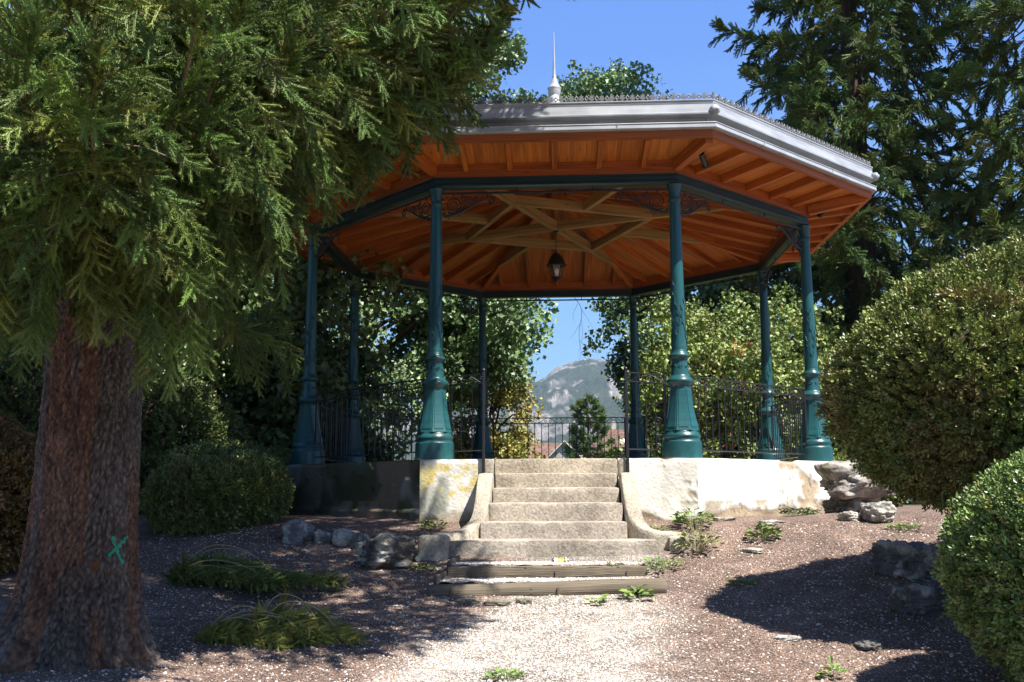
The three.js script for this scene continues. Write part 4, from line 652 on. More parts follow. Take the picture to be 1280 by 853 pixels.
// lobes: [x, y, z, rx, ry, rz] relative to the foot; leaves cover the union's surface
function shrub(name, label, cat, x, z, lobes, count, o = {}) {
  const r = rng(o.seed ?? 1), by = groundY(x, z) - (o.sink ?? .05), t = thing(name, label, cat, [x, by, z], 0, o.group), copies = [new Copies(), new Copies()], col = C(0, 0, 0), base = o.color ?? C(.12, .15, .035);
  const area = lobes.map((l) => l[3] * l[4] + l[4] * l[5] + l[3] * l[5]), sum = area.reduce((a, b) => a + b, 0), seed = (o.seed ?? 1) * 3.7;
  const bump = (p) => 1 + (o.rough ?? .10) * (fbm3(p.x * 2.1 + seed, p.y * 2.1, p.z * 2.1, 3) - .5) * 2 + .05 * (noise3(p.x * 8, p.y * 8 + seed, p.z * 8) - .5);
  lobes.forEach((l, li) => {
    const n = Math.round(count * area[li] / sum);
    for (let i = 0; i < n; i++) {
      const d = V(r() * 2 - 1, r() * 2 - 1, r() * 2 - 1); if (d.lengthSq() > 1 || d.lengthSq() < .01) { i--; continue; } d.normalize();
      const p = V(l[0] + d.x * l[3], l[1] + d.y * l[4], l[2] + d.z * l[5]), b = bump(p); const depth = Math.pow(r(), 2) * .17;
      const q = V(l[0] + d.x * (l[3] * b - depth), l[1] + d.y * (l[4] * b - depth), l[2] + d.z * (l[5] * b - depth)); if (q.y < .02) continue;
      if (lobes.some((m, mi) => mi !== li && Math.hypot((q.x - m[0]) / m[3], (q.y - m[1]) / m[4], (q.z - m[2]) / m[5]) < .86)) continue;
      const nrm = V(d.x / l[3], d.y / l[4], d.z / l[5]).normalize(), dry = sstep(.52, .70, fbm3(q.x * 2.6 + seed, q.y * 2.6, q.z * 2.6 + 7, 3)) , v = (.65 + .75 * r()) * (.8 + .45 * fbm3(q.x * 5, q.y * 5, q.z * 5 + seed, 2));
      const br = dry * (o.dry ?? .7) * (r() < .75 ? 1 : .2); col.setRGB(lerp(base.r, .21, br) * v, lerp(base.g, .145, br) * v, lerp(base.b, .055, br) * v); if (r() < .10) col.setRGB(Math.min(.25, base.r * 1.8) * v, Math.min(.24, base.g * 1.35) * v, .07 * v);
      copies[r() < .5 ? 0 : 1].add(q, nrm.clone().add(V((r() - .5) * 1.3, (r() - .5) * 1.1 + .25, (r() - .5) * 1.3)).normalize(), r() * 6.28, (o.size ?? 1) * (.75 + .6 * r()), col);
    }
  });
  const core = lobes.map((l) => { const g = new THREE.IcosahedronGeometry(1, 5), p = g.attributes.position, q = V(); for (let i = 0; i < p.count; i++) { q.fromBufferAttribute(p, i); const w = V(l[0] + q.x * l[3], l[1] + q.y * l[4], l[2] + q.z * l[5]), b = bump(w) * (.90 + .05 * noise3(w.x * 14, w.y * 14, w.z * 14)); const inset = o.inset ?? .12; p.setXYZ(i, l[0] + q.x * Math.max(.04, l[3] * b - inset), Math.max(.0, l[1] + q.y * Math.max(.04, l[4] * b - inset)), l[2] + q.z * Math.max(.04, l[5] * b - inset)); } g.computeVertexNormals(); return triuv(g); });
  part('inner_twigs', merge(core), M.inner, t); copies.forEach((c, i) => c.build('leaves', twigs[i], M.boxLeaf, t));
  if (o.stems) part('stems', merge(o.stems.map(([a, b, rd]) => tube([V(...a), V((a[0] + b[0]) / 2 + .04, (a[1] + b[1]) / 2, (a[2] + b[2]) / 2), V(...b)], rd, 7, 6, .7))), M.barkSimple, t);
  console.log(name, copies[0].n + copies[1].n); return t;
}
shrub('clipped_box', 'huge rounded clipped box bush on bare stems at the right, above the lower one', 'bush', 3.68, 7.1, [[-.2, 1.72, 0, 1.30, .92, 1.1], [.15, 1.45, .25, 1.25, .78, 1.1], [.85, 1.95, -.2, 1.4, 1.0, 1.2]], 48000, { seed: 61, size: 1.15, rough: .17, stems: [[[-.75, 0, -.1], [-.6, 1.1, 0], .045], [[-.2, 0, .2], [-.1, 1.0, .1], .05], [[.3, 0, .3], [.4, .9, .3], .045]], color: C(.15, .185, .042) });
shrub('small_box', 'lower bright green clipped box bush at the edge of the gravel', 'bush', 3.0, 8.95, [[0, .72, 0, .80, .66, .8], [.35, .82, .1, .75, .5, .75], [.1, .45, .35, .75, .45, .6]], 30000, { seed: 62, size: 1.0, rough: .15, color: C(.14, .21, .05), dry: .45 });
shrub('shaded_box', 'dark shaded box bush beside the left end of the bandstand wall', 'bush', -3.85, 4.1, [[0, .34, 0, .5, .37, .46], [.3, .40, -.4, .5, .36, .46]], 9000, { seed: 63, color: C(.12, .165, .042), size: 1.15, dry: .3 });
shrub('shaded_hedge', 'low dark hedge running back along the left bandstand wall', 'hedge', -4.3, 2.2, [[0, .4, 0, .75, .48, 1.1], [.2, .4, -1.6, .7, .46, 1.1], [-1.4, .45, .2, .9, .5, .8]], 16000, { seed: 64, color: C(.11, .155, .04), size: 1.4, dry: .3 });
shrub('russet_bush', 'russet-leaved bush at the picture edge left of the spruce trunk', 'bush', -5.6, 5.6, [[0, .72, 0, .75, .8, .7], [-.6, .5, .2, .7, .6, .7]], 14000, { seed: 65, color: C(.17, .11, .03), size: 1.3, dry: .9 });
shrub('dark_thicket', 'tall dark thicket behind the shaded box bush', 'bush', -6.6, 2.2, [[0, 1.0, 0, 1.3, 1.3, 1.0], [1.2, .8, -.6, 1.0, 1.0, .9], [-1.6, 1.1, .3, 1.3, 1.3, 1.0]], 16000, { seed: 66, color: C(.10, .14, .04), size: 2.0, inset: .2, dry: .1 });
for (const [x, z, w, s, l] of [[-3.9, -6.3, 1.3, 67, 'low green hedge seen through the back railing left of the gap'], [-1.2, -6.8, 1.6, 68, 'low green hedge seen under the gap that shows the houses'], [1.8, -6.8, 1.6, 69, 'low green hedge under the right end of the gap'], [5.0, -5.6, 1.7, 70, 'low green hedge seen through the railing on the right']])
  shrub('back_hedge', l, 'hedge', x, z, [[0, .40, 0, w, .46, .6]], 5000, { seed: s, color: C(.13, .19, .05), size: 2.2, inset: .2, rough: .2, group: 'low hedges behind the bandstand' });

// ---------------------------------------------------------------- far: mountain and village
{
  const xs = [], zs = []; for (let x = -1500; x < -220; x += 40) xs.push(x); for (let x = -220; x < 380; x += 4.5) xs.push(x); for (let x = 380; x <= 1900; x += 45) xs.push(x); for (let z = -1450; z >= -2900; z -= 11) zs.push(z); zs.push(-3000, -3300, -3800);
  const rx = [-1500, -700, -420, -260, -110, -70, -48, -20, 10, 50, 90, 160, 260, 420, 800, 1900], rh = [150, 200, 235, 262, 296, 302, 312, 338, 352, 362, 368, 366, 372, 380, 330, 240];
  const ridge = (x) => { let k = 0; while (k < rx.length - 2 && rx[k + 1] < x) k++; return lerp(rh[k], rh[k + 1], clamp((x - rx[k]) / (rx[k + 1] - rx[k]))); };
  const P = [], U = [], Cc = [], I = [], nx = xs.length;
  for (const z of zs) for (const x of xs) {
    const t = clamp((-1450 - z) / 1350), n = fbm3(x * .006, 3, z * .006, 5) - .5, n2 = fbm3(x * .03, 6, z * .03, 4) - .5, h = lerp(15, ridge(x), Math.pow(t, .85)) * (z < -2800 ? lerp(1, .7, clamp((-2800 - z) / 900)) : 1);
    const y = h + n * 110 * Math.sin(Math.PI * Math.min(1, t)) + n2 * 26 * Math.min(1, t * 3) * (t > .97 ? .35 : 1) + (noise3(x * .16, 2, z * .16) - .5) * 7; P.push(x, FL + y, z); U.push(x / 60, (z + y) / 60);
    const rock = sstep(.545, .60, fbm3(x * .024, y * .014, z * .010 + 20, 4) + .04 * t) * sstep(.35, .6, fbm3(x * .07, y * .07, 5, 3) + .12), v = .65 + .8 * fbm3(x * .05, 1, z * .05, 3), meadow = sstep(.6, .7, fbm3(x * .008, 41, z * .008, 3)) * sstep(.4, .15, t);
    const f = [.085, .135, .060].map((c, k) => lerp(c * v, [.15, .19, .07][k], .6 * meadow)); Cc.push(...f.map((c, k) => lerp(c, [.85, .80, .74][k] * (.7 + .5 * noise3(x * .1, y * .1, 3)), rock)));
  }
  for (let j = 0; j < zs.length - 1; j++) for (let i = 0; i < nx - 1; i++) { const a = j * nx + i; I.push(a, a + 1, a + nx, a + 1, a + nx + 1, a + nx); }
  const g = new THREE.BufferGeometry(); g.setAttribute('position', new THREE.Float32BufferAttribute(P, 3)); g.setAttribute('uv', new THREE.Float32BufferAttribute(U, 2)); g.setAttribute('color', new THREE.Float32BufferAttribute(Cc, 3)); g.setIndex(I); g.computeVertexNormals();
  structure('mountain', g, mat({ vertexColors: true, roughness: 1, map: rep(T.soil, 1), bumpMap: rep(T.soilBump, 1), bumpScale: 3 }), 'wooded mountain with pale limestone cliffs');
}
{
  const tile = tex(256, 256, (u, v) => { const row = Math.floor(v * 16), a = pnoise(u * 20, row, 20, 16, 5), b = pfbm(u, v, 6, 6, 3, 6), e = (v * 16) % 1 < .15 ? -.2 : 0; const k = .75 + .3 * (a - .5) + .3 * (b - .5) + e; return [k, k, k]; });
  const plasterM = mat({ color: C(.74, .70, .63), map: rep(T.speck, .3), roughness: .95 }), wallGrey = mat({ color: C(.5, .46, .4), map: rep(T.speck, .3), roughness: .95 });
  const roofA = mat({ color: C(.30, .165, .12), map: rep(tile, .4), roughness: .9 }), roofB = mat({ color: C(.235, .13, .095), map: rep(tile, .4), roughness: .9 }), white = mat({ color: C(.78, .78, .76), roughness: .7 }), brick = mat({ color: C(.52, .16, .085), map: rep(T.speck, .8), roughness: .9 }), dark = mat({ color: C(.05, .055, .06), roughness: .2 });
  const gable = (w, h, d, rise, z0) => { const s = new THREE.Shape([[-w, 0], [w, 0], [w, h], [0, h + rise], [-w, h]].map((q) => new THREE.Vector2(...q))); const g = new THREE.ExtrudeGeometry(s, { depth: d, bevelEnabled: false }); g.translate(0, 0, z0); return triuv(g); };
  const slope = (a, b, c, d, th = .18) => { const g = new THREE.BufferGeometry(), P = []; const dn = (v) => v.clone().add(V(0, -th, 0)); const quad = (p, q, r2, s) => { for (const v of [p, q, r2, p, r2, s]) P.push(v.x, v.y, v.z); }; quad(a, b, c, d); quad(dn(d), dn(c), dn(b), dn(a)); quad(a, dn(a), dn(b), b); quad(b, dn(b), dn(c), c); quad(c, dn(c), dn(d), d); quad(d, dn(d), dn(a), a); g.setAttribute('position', new THREE.Float32BufferAttribute(P, 3)); g.computeVertexNormals(); return triuv(g); };
  // white gabled house
  const A = pixelAtZ(705.5, 551, -135), h1 = thing('white_house', 'white gabled house with reddish roof and white verge boards in the village', 'house', [A.x, groundY(A.x, -135) - .2, -135]); const top1 = A.y - h1.position.y, rise = 3.6, w = 3.6, e1 = top1 - rise;
  part('gable_wall', gable(w, e1 - .1, 7, rise - .05, -7), plasterM, h1);
  for (const s of [-1, 1]) { const o = 1.14; part('roof', slope(V(0, top1 + .05, .5), V(s * w * o, top1 + .05 - rise * o, .5), V(s * w * o, top1 + .05 - rise * o, -7.3), V(0, top1 + .05, -7.3)), roofA, h1); part('verge_board', beam(V(s * .02, top1 - .08, .56), V(s * w * 1.12, top1 - .10 - rise * 1.12, .56), .08, .30, .01, V(0, 0, 1)), white, h1); }
  part('rear_wall', box(8, e1 + 1.2, 5, -2.6, (e1 + 1.2) / 2, -7.5), wallGrey, h1);
  part('rear_roof', slope(V(-6.8, top1 + .02, -8), V(1.2, top1 + .02, -8), V(1.2, e1 + .7, -4.4), V(-6.8, e1 + .7, -4.4)), roofA, h1);
  for (const x of [-1.2, 1.2]) { const f = part('window', box(.9, 1.3, .1, x, e1 - 1.6, .03), white, h1); part('pane', box(.7, 1.1, .04, x, e1 - 1.6, .09), dark, f); }
  const Cp = pixelAtZ(727.5, 556.5, -128), ch = part('chimney', merge([box(.78, 1.5, .78, 0, -.75, 0), box(.9, .12, .9, 0, -.02, 0)]), brick, h1); ch.position.copy(Cp.sub(h1.position)); part('chimney_base', box(.95, 3, .95, 0, -3.0, 0), plasterM, ch);
  // house under a large brown hipped roof
  const B0 = pixelAtZ(754, 537.5, -104), B1 = pixelAtZ(784, 536.5, -104), E0 = pixelAtZ(731, 566, -98), h2 = thing('brown_roofed_house', 'house under a large brown hipped roof right of the fir', 'house', [B0.x + 1.5, groundY(B0.x, -104) - .2, -104]);
  const L = (v) => v.clone().sub(h2.position), r0 = L(B0), r1 = L(B1), el = L(E0), er = r1.x + (r0.x - el.x), ye = el.y;
  part('wall', box(er - el.x - .8, ye + .1, 9.5, (er + el.x) / 2, (ye + .1) / 2, -.2), wallGrey, h2);
  part('roof', slope(r0, r1, V(er, ye, 5.6), V(el.x, ye, 5.6)), roofB, h2); part('roof', slope(r1, r0, V(el.x, ye, -6), V(er, ye, -6)), roofB, h2);
  part('roof_end', slope(r0, V(el.x, ye, 5.6), V(el.x, ye, -6), r0.clone()), roofB, h2); part('roof_end', slope(r1, V(er, ye, -6), V(er, ye, 5.6), r1.clone()), roofB, h2);
  part('chimney', box(.7, 1.4, .7, r0.x + 1.2, r0.y + .3, -.6), plasterM, h2);
  part('skylight', (() => { const g = box(.8, .06, 1.0); g.rotateX(.5); return g; })(), white, h2).position.set(r1.x - .6, lerp(r0.y, ye, .55) + .12, 5.6 * .55);
}

// ---------------------------------------------------------------- rocks
M.rock = mat({ color: C(1, 1, 1), map: rep(T.speck, 1.4), bumpMap: rep(T.speckBump, 1.4), bumpScale: .012, roughness: .95, vertexColors: true });
function rock(name, label, pos, sx, sy, sz, seed, o = {}) {
  const g0 = new THREE.IcosahedronGeometry(1, o.detail ?? 14); g0.deleteAttribute('normal'); const g = g0, p = g.attributes.position, q = V(), Cc = [], tone = o.tone ?? [.42, .41, .40];
  for (let i = 0; i < p.count; i++) {
    q.fromBufferAttribute(p, i); const d = q.clone(); const big = fbm3(d.x * 1.3 + seed, d.y * 1.3, d.z * 1.3, 2) - .5, str = Math.abs(fbm3(d.x * 1.2 + seed, d.y * 5 + seed, d.z * 1.2, 3) - .5), pit = fbm3(d.x * 5 + seed, d.y * 5, d.z * 5, 4) - .5;
    const bx = Math.pow(Math.pow(Math.abs(d.x), 3.2) + Math.pow(Math.abs(d.y), 3.2) + Math.pow(Math.abs(d.z), 3.2), -1 / 3.2), f = bx * (.86 + .55 * big + .28 * pit - (o.strata ?? .5) * Math.max(0, .12 - str) * 1.6);
    const w = V(d.x * sx * f, d.y * sy * f, d.z * sz * f); p.setXYZ(i, w.x, w.y, w.z);
    const wh = sstep(.5, .62, fbm3(w.x * 5 + seed, w.y * 5, w.z * 5, 4)), ms = sstep(.58, .66, fbm3(w.x * 4 + 9, w.y * 4 + seed, w.z * 4, 3)) * (o.moss ?? .5), v = .65 + .7 * fbm3(w.x * 16, w.y * 16, w.z * 16 + seed, 3);
    Cc.push(...tone.map((c, k) => lerp(lerp(c * .62, [.72, .70, .66][k], wh) * v, [.13, .12, .025][k], ms)));
  }
  g.setAttribute('color', new THREE.Float32BufferAttribute(Cc, 3)); const gg = triuv(g); gg.computeVertexNormals();
  // smooth shading across shared corners
  { const P = gg.attributes.position, N = gg.attributes.normal, m = new Map(), key = (i) => Math.round(P.getX(i) * 2e4) + ',' + Math.round(P.getY(i) * 2e4) + ',' + Math.round(P.getZ(i) * 2e4); for (let i = 0; i < P.count; i++) { const k = key(i), a = m.get(k) ?? [0, 0, 0]; a[0] += N.getX(i); a[1] += N.getY(i); a[2] += N.getZ(i); m.set(k, a); } for (let i = 0; i < P.count; i++) { const a = m.get(key(i)), l = Math.hypot(...a) || 1; N.setXYZ(i, a[0] / l, a[1] / l, a[2] / l); } }
  const o2 = part(name, gg, M.rock, scene); o2.name = numbered(name); o2.position.copy(pos); o2.rotation.y = o.turn ?? seed; if (o.tilt) o2.rotation.z = o.tilt; return tag(o2, label, 'rock', o.group);
}
const G = (u, v, up = 0) => { const p = groundAt(u, v); p.y = groundY(p.x, p.z) + up; return p; };
rock('boulder', 'large pale limestone boulder against the right end of the wall', V(3.45, groundY(3.45, 3.0) + .36, 3.0), .52, .24, .36, 3.1, { turn: .1, strata: .12, moss: .6, tone: [.6, .53, .50], detail: 22 });
rock('boulder_footing', 'dark stone under the pale limestone boulder', V(3.35, groundY(3.35, 2.95) + .08, 2.95), .34, .17, .26, 8.2, { turn: .4, tone: [.30, .28, .25] });
rock('rock', 'rough grey rock half under the box shadow at the bank', G(1128, 715, .10), .30, .20, .26, 5.3, { tone: [.42, .43, .46], detail: 18, strata: .8 });
rock('rock', 'dark knobbly rock below the rough grey one under the box', G(1150, 762, .06), .24, .15, .22, 6.4, { tone: [.30, .29, .30] });
rock('flat_stone', 'flat grey stone lying in the box shadow', G(1085, 808, .0), .16, .045, .10, 7.7, { tone: [.36, .35, .35] });
rock('flat_stone', 'small pale flat stone at the rim of the box shadow', G(985, 800, .0), .10, .03, .06, 9.1, { tone: [.6, .57, .52], moss: 0 });
rock('rock', 'pale rock beside the stem of the large clipped box', G(1098, 650, .06), .20, .14, .18, 10.6, { tone: [.5, .5, .48] });
rock('rock', 'small stone under the front of the pale limestone boulder', G(1062, 650, .02), .12, .07, .10, 11.9, { tone: [.5, .46, .4] });
for (const [u, v, s, l] of [[372, 676, 1.35, 'largest stone in the shaded row below the left wall'], [403, 678, .75, 'upright narrow stone in the shaded row below the left wall'], [427, 681, .95, 'rounded stone in the shaded row below the left wall'], [450, 683, .9, 'stone of the shaded row next to the big dark one']]) rock('row_stone', l, G(u, v, .05 * s), .13 * s, .11 * s, .11 * s, u * .1, { tone: [.50, .52, .55], moss: .2, group: 'stones in a row below the left wall' });
rock('dark_rock', 'big dark brown rock beside the left newel of the stairs', G(487, 706, .12), .30, .18, .22, 14.2, { tone: [.26, .23, .19], moss: .5, strata: .6, turn: .1 });
for (const [u, v, s, l] of [[585, 754, 1.0, 'flat stone wedged under the lowest log, next to its first stake'], [622, 757, 1.25, 'largest of the flat stones wedged under the lowest log'], [655, 754, .7, 'smallest of the flat stones wedged under the lowest log']]) rock('chock_stone', l, G(u, v, .012), .11 * s, .03, .06, u * .13, { tone: [.5, .46, .38], moss: 0, turn: 0, detail: 9, group: 'flat stones wedged under the log' });
for (const [u, v, s, l] of [[905, 650, .9, 'pale flat slab below the right wall, beside the tall weed'], [965, 655, 1.2, 'pale flat slab halfway along the right wall'], [940, 690, .8, 'thin pale stone on the bank below the right wall']]) rock('slab_stone', l, G(u, v, .005), .16 * s, .03, .09 * s, u * .17, { tone: [.62, .55, .45], moss: .1, detail: 9, group: 'slabs on the right bank' });

// ---------------------------------------------------------------- gravel, crumbs and dry leaves
{
  const r = rng(901), st = new THREE.IcosahedronGeometry(1, 0), sp = st.attributes.position; for (let i = 0; i < sp.count; i++) { const k = .8 + .4 * hash3(Math.round(sp.getX(i) * 99), Math.round(sp.getY(i) * 99), Math.round(sp.getZ(i) * 99)); sp.setXYZ(i, sp.getX(i) * k, sp.getY(i) * k * .6, sp.getZ(i) * k); } st.computeVertexNormals();
  const gr = new Copies(), col = C(0, 0, 0), up = V(0, 1, 0);
  for (let i = 0; i < 170000; i++) {
    const x = lerp(-4.2, 4.2, r()), z = lerp(4.0, 9.6, r()); if (Math.abs(x) < 1 && z < 6.0) continue; if (z < 4.9 && Math.abs(x) < 1.3) continue;
    const p = pathness(x, z), d = Math.hypot(x - .05, z - 14.5); if (Math.abs(x) > d * .55 + .3) continue; if (r() > .13 + .87 * p * p) continue;
    const s = (.0028 + .0070 * Math.pow(r(), 3)) * (p < .3 ? 1.15 : 1), v = .6 + .55 * r(), w = r(); col.setRGB(.72 * v, lerp(.60, .69, w) * v, lerp(.50, .64, w) * v);
    gr.add(V(x, groundY(x, z) + s * .2, z), up.clone().add(V((r() - .5) * .8, 0, (r() - .5) * .8)).normalize(), r() * 6.28, V(s * (.8 + .6 * r()), s, s), col);
  }
  for (const [x0, x1, z0, z1, y] of [[-.98, .80, 4.94, 5.40, -1.014], [-1.04, .86, 5.50, 5.86, -1.124]]) for (let i = 0; i < 2600; i++) { const s = .004 + .010 * Math.pow(r(), 3), v = .6 + .55 * r(); col.setRGB(.72 * v, .65 * v, .57 * v); gr.add(V(lerp(x0, x1, r()), FL + y + .006, lerp(z0, z1, r())), up.clone().add(V(r() - .5, 0, r() - .5)).normalize(), r() * 6.28, s, col); }
  const go = gr.build('gravel', st, mat({ roughness: .9 }), scene); tag(go, 'loose pale gravel scattered over the path', 'gravel', null, 'stuff');
  const fl = new THREE.BufferGeometry(); fl.setAttribute('position', new THREE.Float32BufferAttribute([-1, 0, -.4, 1, .12, -.3, .9, .05, .4, -1, 0, -.4, .9, .05, .4, -.8, .1, .35], 3)); fl.setAttribute('uv', new THREE.Float32BufferAttribute(new Float32Array(12), 2)); fl.computeVertexNormals();
  const mu = new Copies();
  for (let i = 0; i < 90000; i++) { const x = lerp(-4.6, 4.4, r()), z = lerp(3.9, 9.6, r()); if (Math.abs(x) < 1.15 && z < 6.05) continue; const p = pathness(x, z), d = Math.hypot(x - .05, z - 14.5); if (Math.abs(x) > d * .56 + .3 || r() < p * .92) continue; const s = .004 + .010 * r() * r(), v = .45 + .9 * r(), w = r(); col.setRGB(lerp(.24, .42, w) * v, lerp(.15, .29, w) * v, lerp(.11, .21, w) * v); mu.add(V(x, groundY(x, z) + .004, z), V((r() - .5) * 1.1, 1, (r() - .5) * 1.1).normalize(), r() * 6.28, s, col); }
  tag(mu.build('bark_mulch', fl, mat({ roughness: 1, side: THREE.DoubleSide }), scene), 'brown bark crumbs and dry needles strewn over the soil', 'mulch', null, 'stuff');
}

// ---------------------------------------------------------------- weeds
M.weed = new THREE.MeshPhysicalMaterial({ color: C(1, 1, 1), vertexColors: true, roughness: .5, side: THREE.DoubleSide, transmission: .2, thickness: 0 });
function weed(label, u, v, R, H, n, seed, o = {}) {
  const r = rng(seed), pos = o.at ?? G(u, v), t = thing('weed', label, 'weed', pos.toArray(), 0, o.group), P = [], Cc = [], stems = [], base = o.color ?? [.16, .27, .05];
  for (let i = 0; i < n; i++) {
    const a = r() * 6.28, rr = R * Math.sqrt(r()), h = H * (.25 + .75 * r()) * (1 - .5 * rr / R), o0 = V(Math.cos(a) * rr, h, Math.sin(a) * rr), d = V(Math.cos(a) + (r() - .5), .25 + (r() - .4) * .9, Math.sin(a) + (r() - .5)).normalize(), s = V().crossVectors(d, V(r() - .5, 1, r() - .5)).normalize(), nn = V().crossVectors(s, d), L = (o.leaf ?? .055) * (.55 + .8 * r()), w = L * (o.ratio ?? .32), k = .6 + .7 * r();
    const A = o0, m = o0.clone().addScaledVector(d, L * .5), B = m.clone().addScaledVector(s, w).addScaledVector(nn, .1 * L), D = m.clone().addScaledVector(s, -w).addScaledVector(nn, .1 * L), E = o0.clone().addScaledVector(d, L).addScaledVector(nn, -.12 * L), m2 = m.clone().addScaledVector(nn, -.02 * L);
    for (const q of [A, B, m2, A, m2, D, m2, B, E, m2, E, D]) { P.push(q.x, q.y, q.z); Cc.push(base[0] * k * (.8 + .5 * r()), base[1] * k, base[2] * k); }
    if (i % 3 === 0) stems.push(tube([V(o0.x * .2, -.02, o0.z * .2), V(o0.x * .6, h * .6, o0.z * .6), o0], .0025, 3, 4, .6));
  }
  if (o.blades) for (let i = 0; i < o.blades; i++) { const a = r() * 6.28, l = H * (1.1 + .9 * r()), q = V(Math.cos(a) * l * .35, l, Math.sin(a) * l * .35); stems.push(tube([V(Math.cos(a) * R * .3, 0, Math.sin(a) * R * .3), V(q.x * .35, l * .6, q.z * .35), q], .0028, 3, 5, .3)); }
  const g = new THREE.BufferGeometry(); g.setAttribute('position', new THREE.Float32BufferAttribute(P, 3)); g.setAttribute('color', new THREE.Float32BufferAttribute(Cc, 3)); g.setAttribute('uv', new THREE.Float32BufferAttribute(new Float32Array(P.length / 3 * 2), 2)); g.computeVertexNormals(); part('leaves', g, M.weed, t).userData.kind = 'stuff';
  part('stems', merge(stems), o.dryStems ? M.dryStem : M.stem, t); return t;
}
M.stem = mat({ color: C(.12, .18, .05), roughness: .8 }); M.dryStem = mat({ color: C(.34, .29, .16), roughness: .9 });
weed('bright leafy weed growing against the foot of the right wall', 0, 0, .20, .20, 120, 1, { at: V(1.42, groundY(1.42, 3.95), 3.95), leaf: .075 });
weed('small leafy weed in the corner behind the right cheek wall', 0, 0, .10, .08, 45, 2, { at: V(1.02, groundY(1.02, 4.15), 4.15) });
weed('tallest weed with dry grass stalks beside the right cheek wall', 872, 690, .22, .24, 170, 3, { blades: 26, dryStems: true, color: [.20, .26, .07] });
weed('broad-leaved weed on the bank under the right wall', 955, 676, .15, .20, 90, 4, { blades: 5, color: [.12, .20, .04], leaf: .07 });
weed('low fern-like weed spreading on bare mulch', 930, 732, .12, .05, 60, 5, { leaf: .06, ratio: .22 });
weed('loose weed spreading over the right end of the timber steps', 828, 712, .20, .12, 80, 6, { blades: 6, leaf: .05 });
weed('leafy seedling in front of the right end of the log', 798, 750, .10, .12, 36, 7, { leaf: .07, ratio: .4 });
weed('single seedling below the middle of the log', 748, 756, .06, .09, 16, 8, { leaf: .065, ratio: .4 });
weed('small weed on the plank step tread', 770, 718, .05, .05, 18, 9, { leaf: .05, at: V(.50, FL - 1.03, 5.40) });
weed('tiny weed beside the left newel block', 530, 714, .09, .06, 40, 10, { leaf: .05 });
weed('creeping green clover patch in the middle of the gravel path', 630, 847, .13, .03, 120, 11, { leaf: .028, ratio: .45 });
weed('small upright sprout in the shadow of the box', 1042, 850, .05, .10, 18, 12, { leaf: .07, ratio: .28 });
weed('weed in the corner between the left wall and the stairs', 0, 0, .14, .10, 60, 13, { at: V(-1.35, groundY(-1.35, 3.95), 3.95), leaf: .055 });
weed('trailing ivy-like weed under the pale limestone boulder', 1000, 645, .22, .10, 130, 14, { color: [.07, .13, .035], leaf: .05, ratio: .42 });
weed('pale weed growing beside the small stone under the boulder', 1075, 640, .16, .16, 70, 15, { color: [.17, .24, .06] });
weed('green moss-like weed at the stem of the large clipped box', 1130, 662, .16, .06, 120, 16, { leaf: .035, ratio: .4 });

// ---------------------------------------------------------------- litter
{
  const can = thing('crushed_can', 'crushed yellow and white drink can lying on the gravel step', 'can', [.02, FL - 1.0, 5.08], .2);
  const g = new THREE.CylinderGeometry(.031, .033, .145, 22, 16); g.rotateZ(Math.PI / 2); const p = g.attributes.position; for (let i = 0; i < p.count; i++) { const x = p.getX(i), k = 1 - .35 * Math.exp(-x * x / .0012) * (.5 + .8 * noise3(x * 40, p.getY(i) * 30, p.getZ(i) * 30)); p.setXYZ(i, x, p.getY(i) * k, p.getZ(i) * lerp(1, 1.1, 1 - k)); } g.computeVertexNormals();
  const uv = g.attributes.uv; for (let i = 0; i < uv.count; i++) uv.setXY(i, p.getX(i) / .15 + .5, uv.getX(i));
  part('body', g, mat({ map: tex(64, 32, (u, v) => u < .10 || u > .9 ? [.25, .25, .24] : u < .30 ? [.92, .9, .85] : u < .72 ? [.86, .74, .16] : u < .8 ? [.1, .1, .1] : [.92, .9, .85]), roughness: .35, metalness: .2 }), can);
  part('lid', (() => { const l = lathe([[.001, .002], [.024, .0], [.027, .004], [.031, .006], [.031, 0]], 18); l.rotateZ(-Math.PI / 2); l.translate(.072, 0, 0); return l; })(), mat({ color: C(.6, .6, .6), metalness: .8, roughness: .35 }), can);
  const c2p = G(524, 702, .04), c2 = thing('torn_carton', 'torn pale yellow carton leaning beside the left newel block', 'litter', c2p.toArray(), .5);
  const b = roughBox(.075, .11, .055, .012, .012, .012, 5, 18); b.rotateZ(-.7); part('body', b, mat({ color: C(.80, .72, .50), roughness: .6, map: rep(T.paint, 8) }), c2);
}
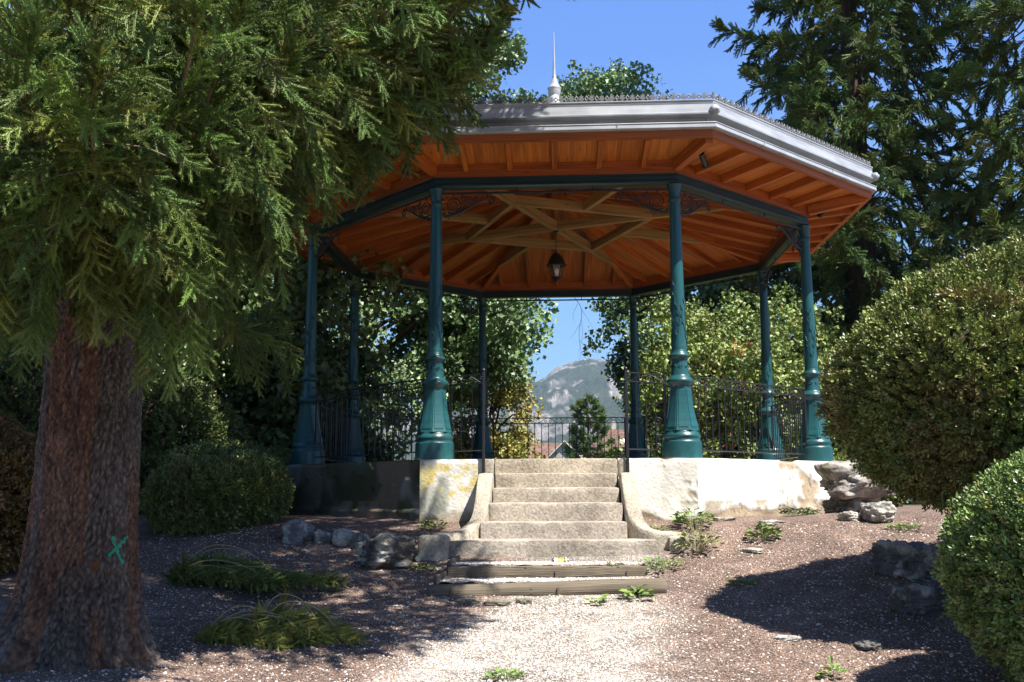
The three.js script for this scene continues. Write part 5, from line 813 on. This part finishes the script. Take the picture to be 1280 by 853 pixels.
// ---------------------------------------------------------------- cut spruce boughs on the ground, hanging dead twig
M.cut = M.needle;
function bough(label, u, v, len, turn, arcs, n, seed, tone) {
  const r = rng(seed), pos = G(u, v), t = thing('cut_bough', label, 'branch', pos.toArray(), turn, 'cut spruce boughs on the ground'), cp = [new Copies(), new Copies()], stems = [], col = C(0, 0, 0);
  for (let k = 0; k < arcs; k++) {
    const a = (r() - .5) * 1.3, L = len * (.6 + .5 * r()), h = .10 + .20 * r(), e = V(Math.cos(a) * L, 0, Math.sin(a) * L); const pts = [V(0, .02, 0), e.clone().multiplyScalar(.35).setY(h), e.clone().multiplyScalar(.7).setY(h * .85), e.clone().setY(.02)]; stems.push(tube(pts, .006, 5, 14, .35));
    const c = new THREE.CatmullRomCurve3(pts); for (let i = 0; i < n; i++) { const s = r(), p = c.getPoint(s); p.y = Math.max(.01, p.y * (.1 + .5 * r())); p.x += (r() - .5) * .16; p.z += (r() - .5) * .22; const d = c.getTangent(s).add(V((r() - .5) * 1.2, -.3 - .4 * r(), (r() - .5) * 1.6)).normalize(), vv = .6 + .7 * r(); d.y = Math.max(d.y, -.1 - p.y * 2); d.normalize(); col.setRGB(tone[0] * vv, tone[1] * vv, tone[2] * vv); cp[i % 2].add(p, d, r() * 6.28, .75 + .4 * r(), col); }
  }
  part('stems', merge(stems), M.dryStem, t); cp.forEach((c, i) => c.build('needle_foliage', nearSprig[i], M.needle, t));
}
bough('cut spruce bough with bare arching stems, half in the sun', 250, 800, 1.0, .28, 5, 55, 21, [.20, .21, .05]);
bough('yellowing cut spruce bough at the edge of the shade', 315, 795, .75, .35, 4, 45, 22, [.26, .25, .06]);
bough('cut spruce bough lying deepest in the shade near the bush', 215, 722, 1.5, .15, 5, 70, 23, [.15, .19, .05]);
{
  const r = rng(55), a = pixelAtZ(714, 367, -3.55), t = thing('dead_twig', 'thin bare twig dangling from the rear beam in the gap', 'twig', a.toArray()), l = [], e = pixelAtZ(741, 462, -3.55).sub(a), m = (u, v) => pixelAtZ(u, v, -3.55).sub(a);
  l.push(tube([V(0, .12, .02), V(.02, 0, 0), m(727, 387), m(724, 415), m(727, 440), m(740, 458)], .0055, 4, 20, .3));
  for (const q of [[[727, 387], [733, 396], [741, 410]], [[725, 405], [717, 418], [712, 425]], [[724, 425], [733, 436], [735, 450]], [[727, 400], [728, 420], [722, 445]], [[727, 440], [724, 450], [723, 458]], [[722, 380], [716, 395], [719, 405]]]) l.push(tube(q.map((w) => m(...w)), .0035, 3, 8, .4));
  part('twig', merge(l), mat({ color: C(.10, .075, .055), roughness: 1 }), t);
}

shade(scene);
renderer.render(scene, camera);
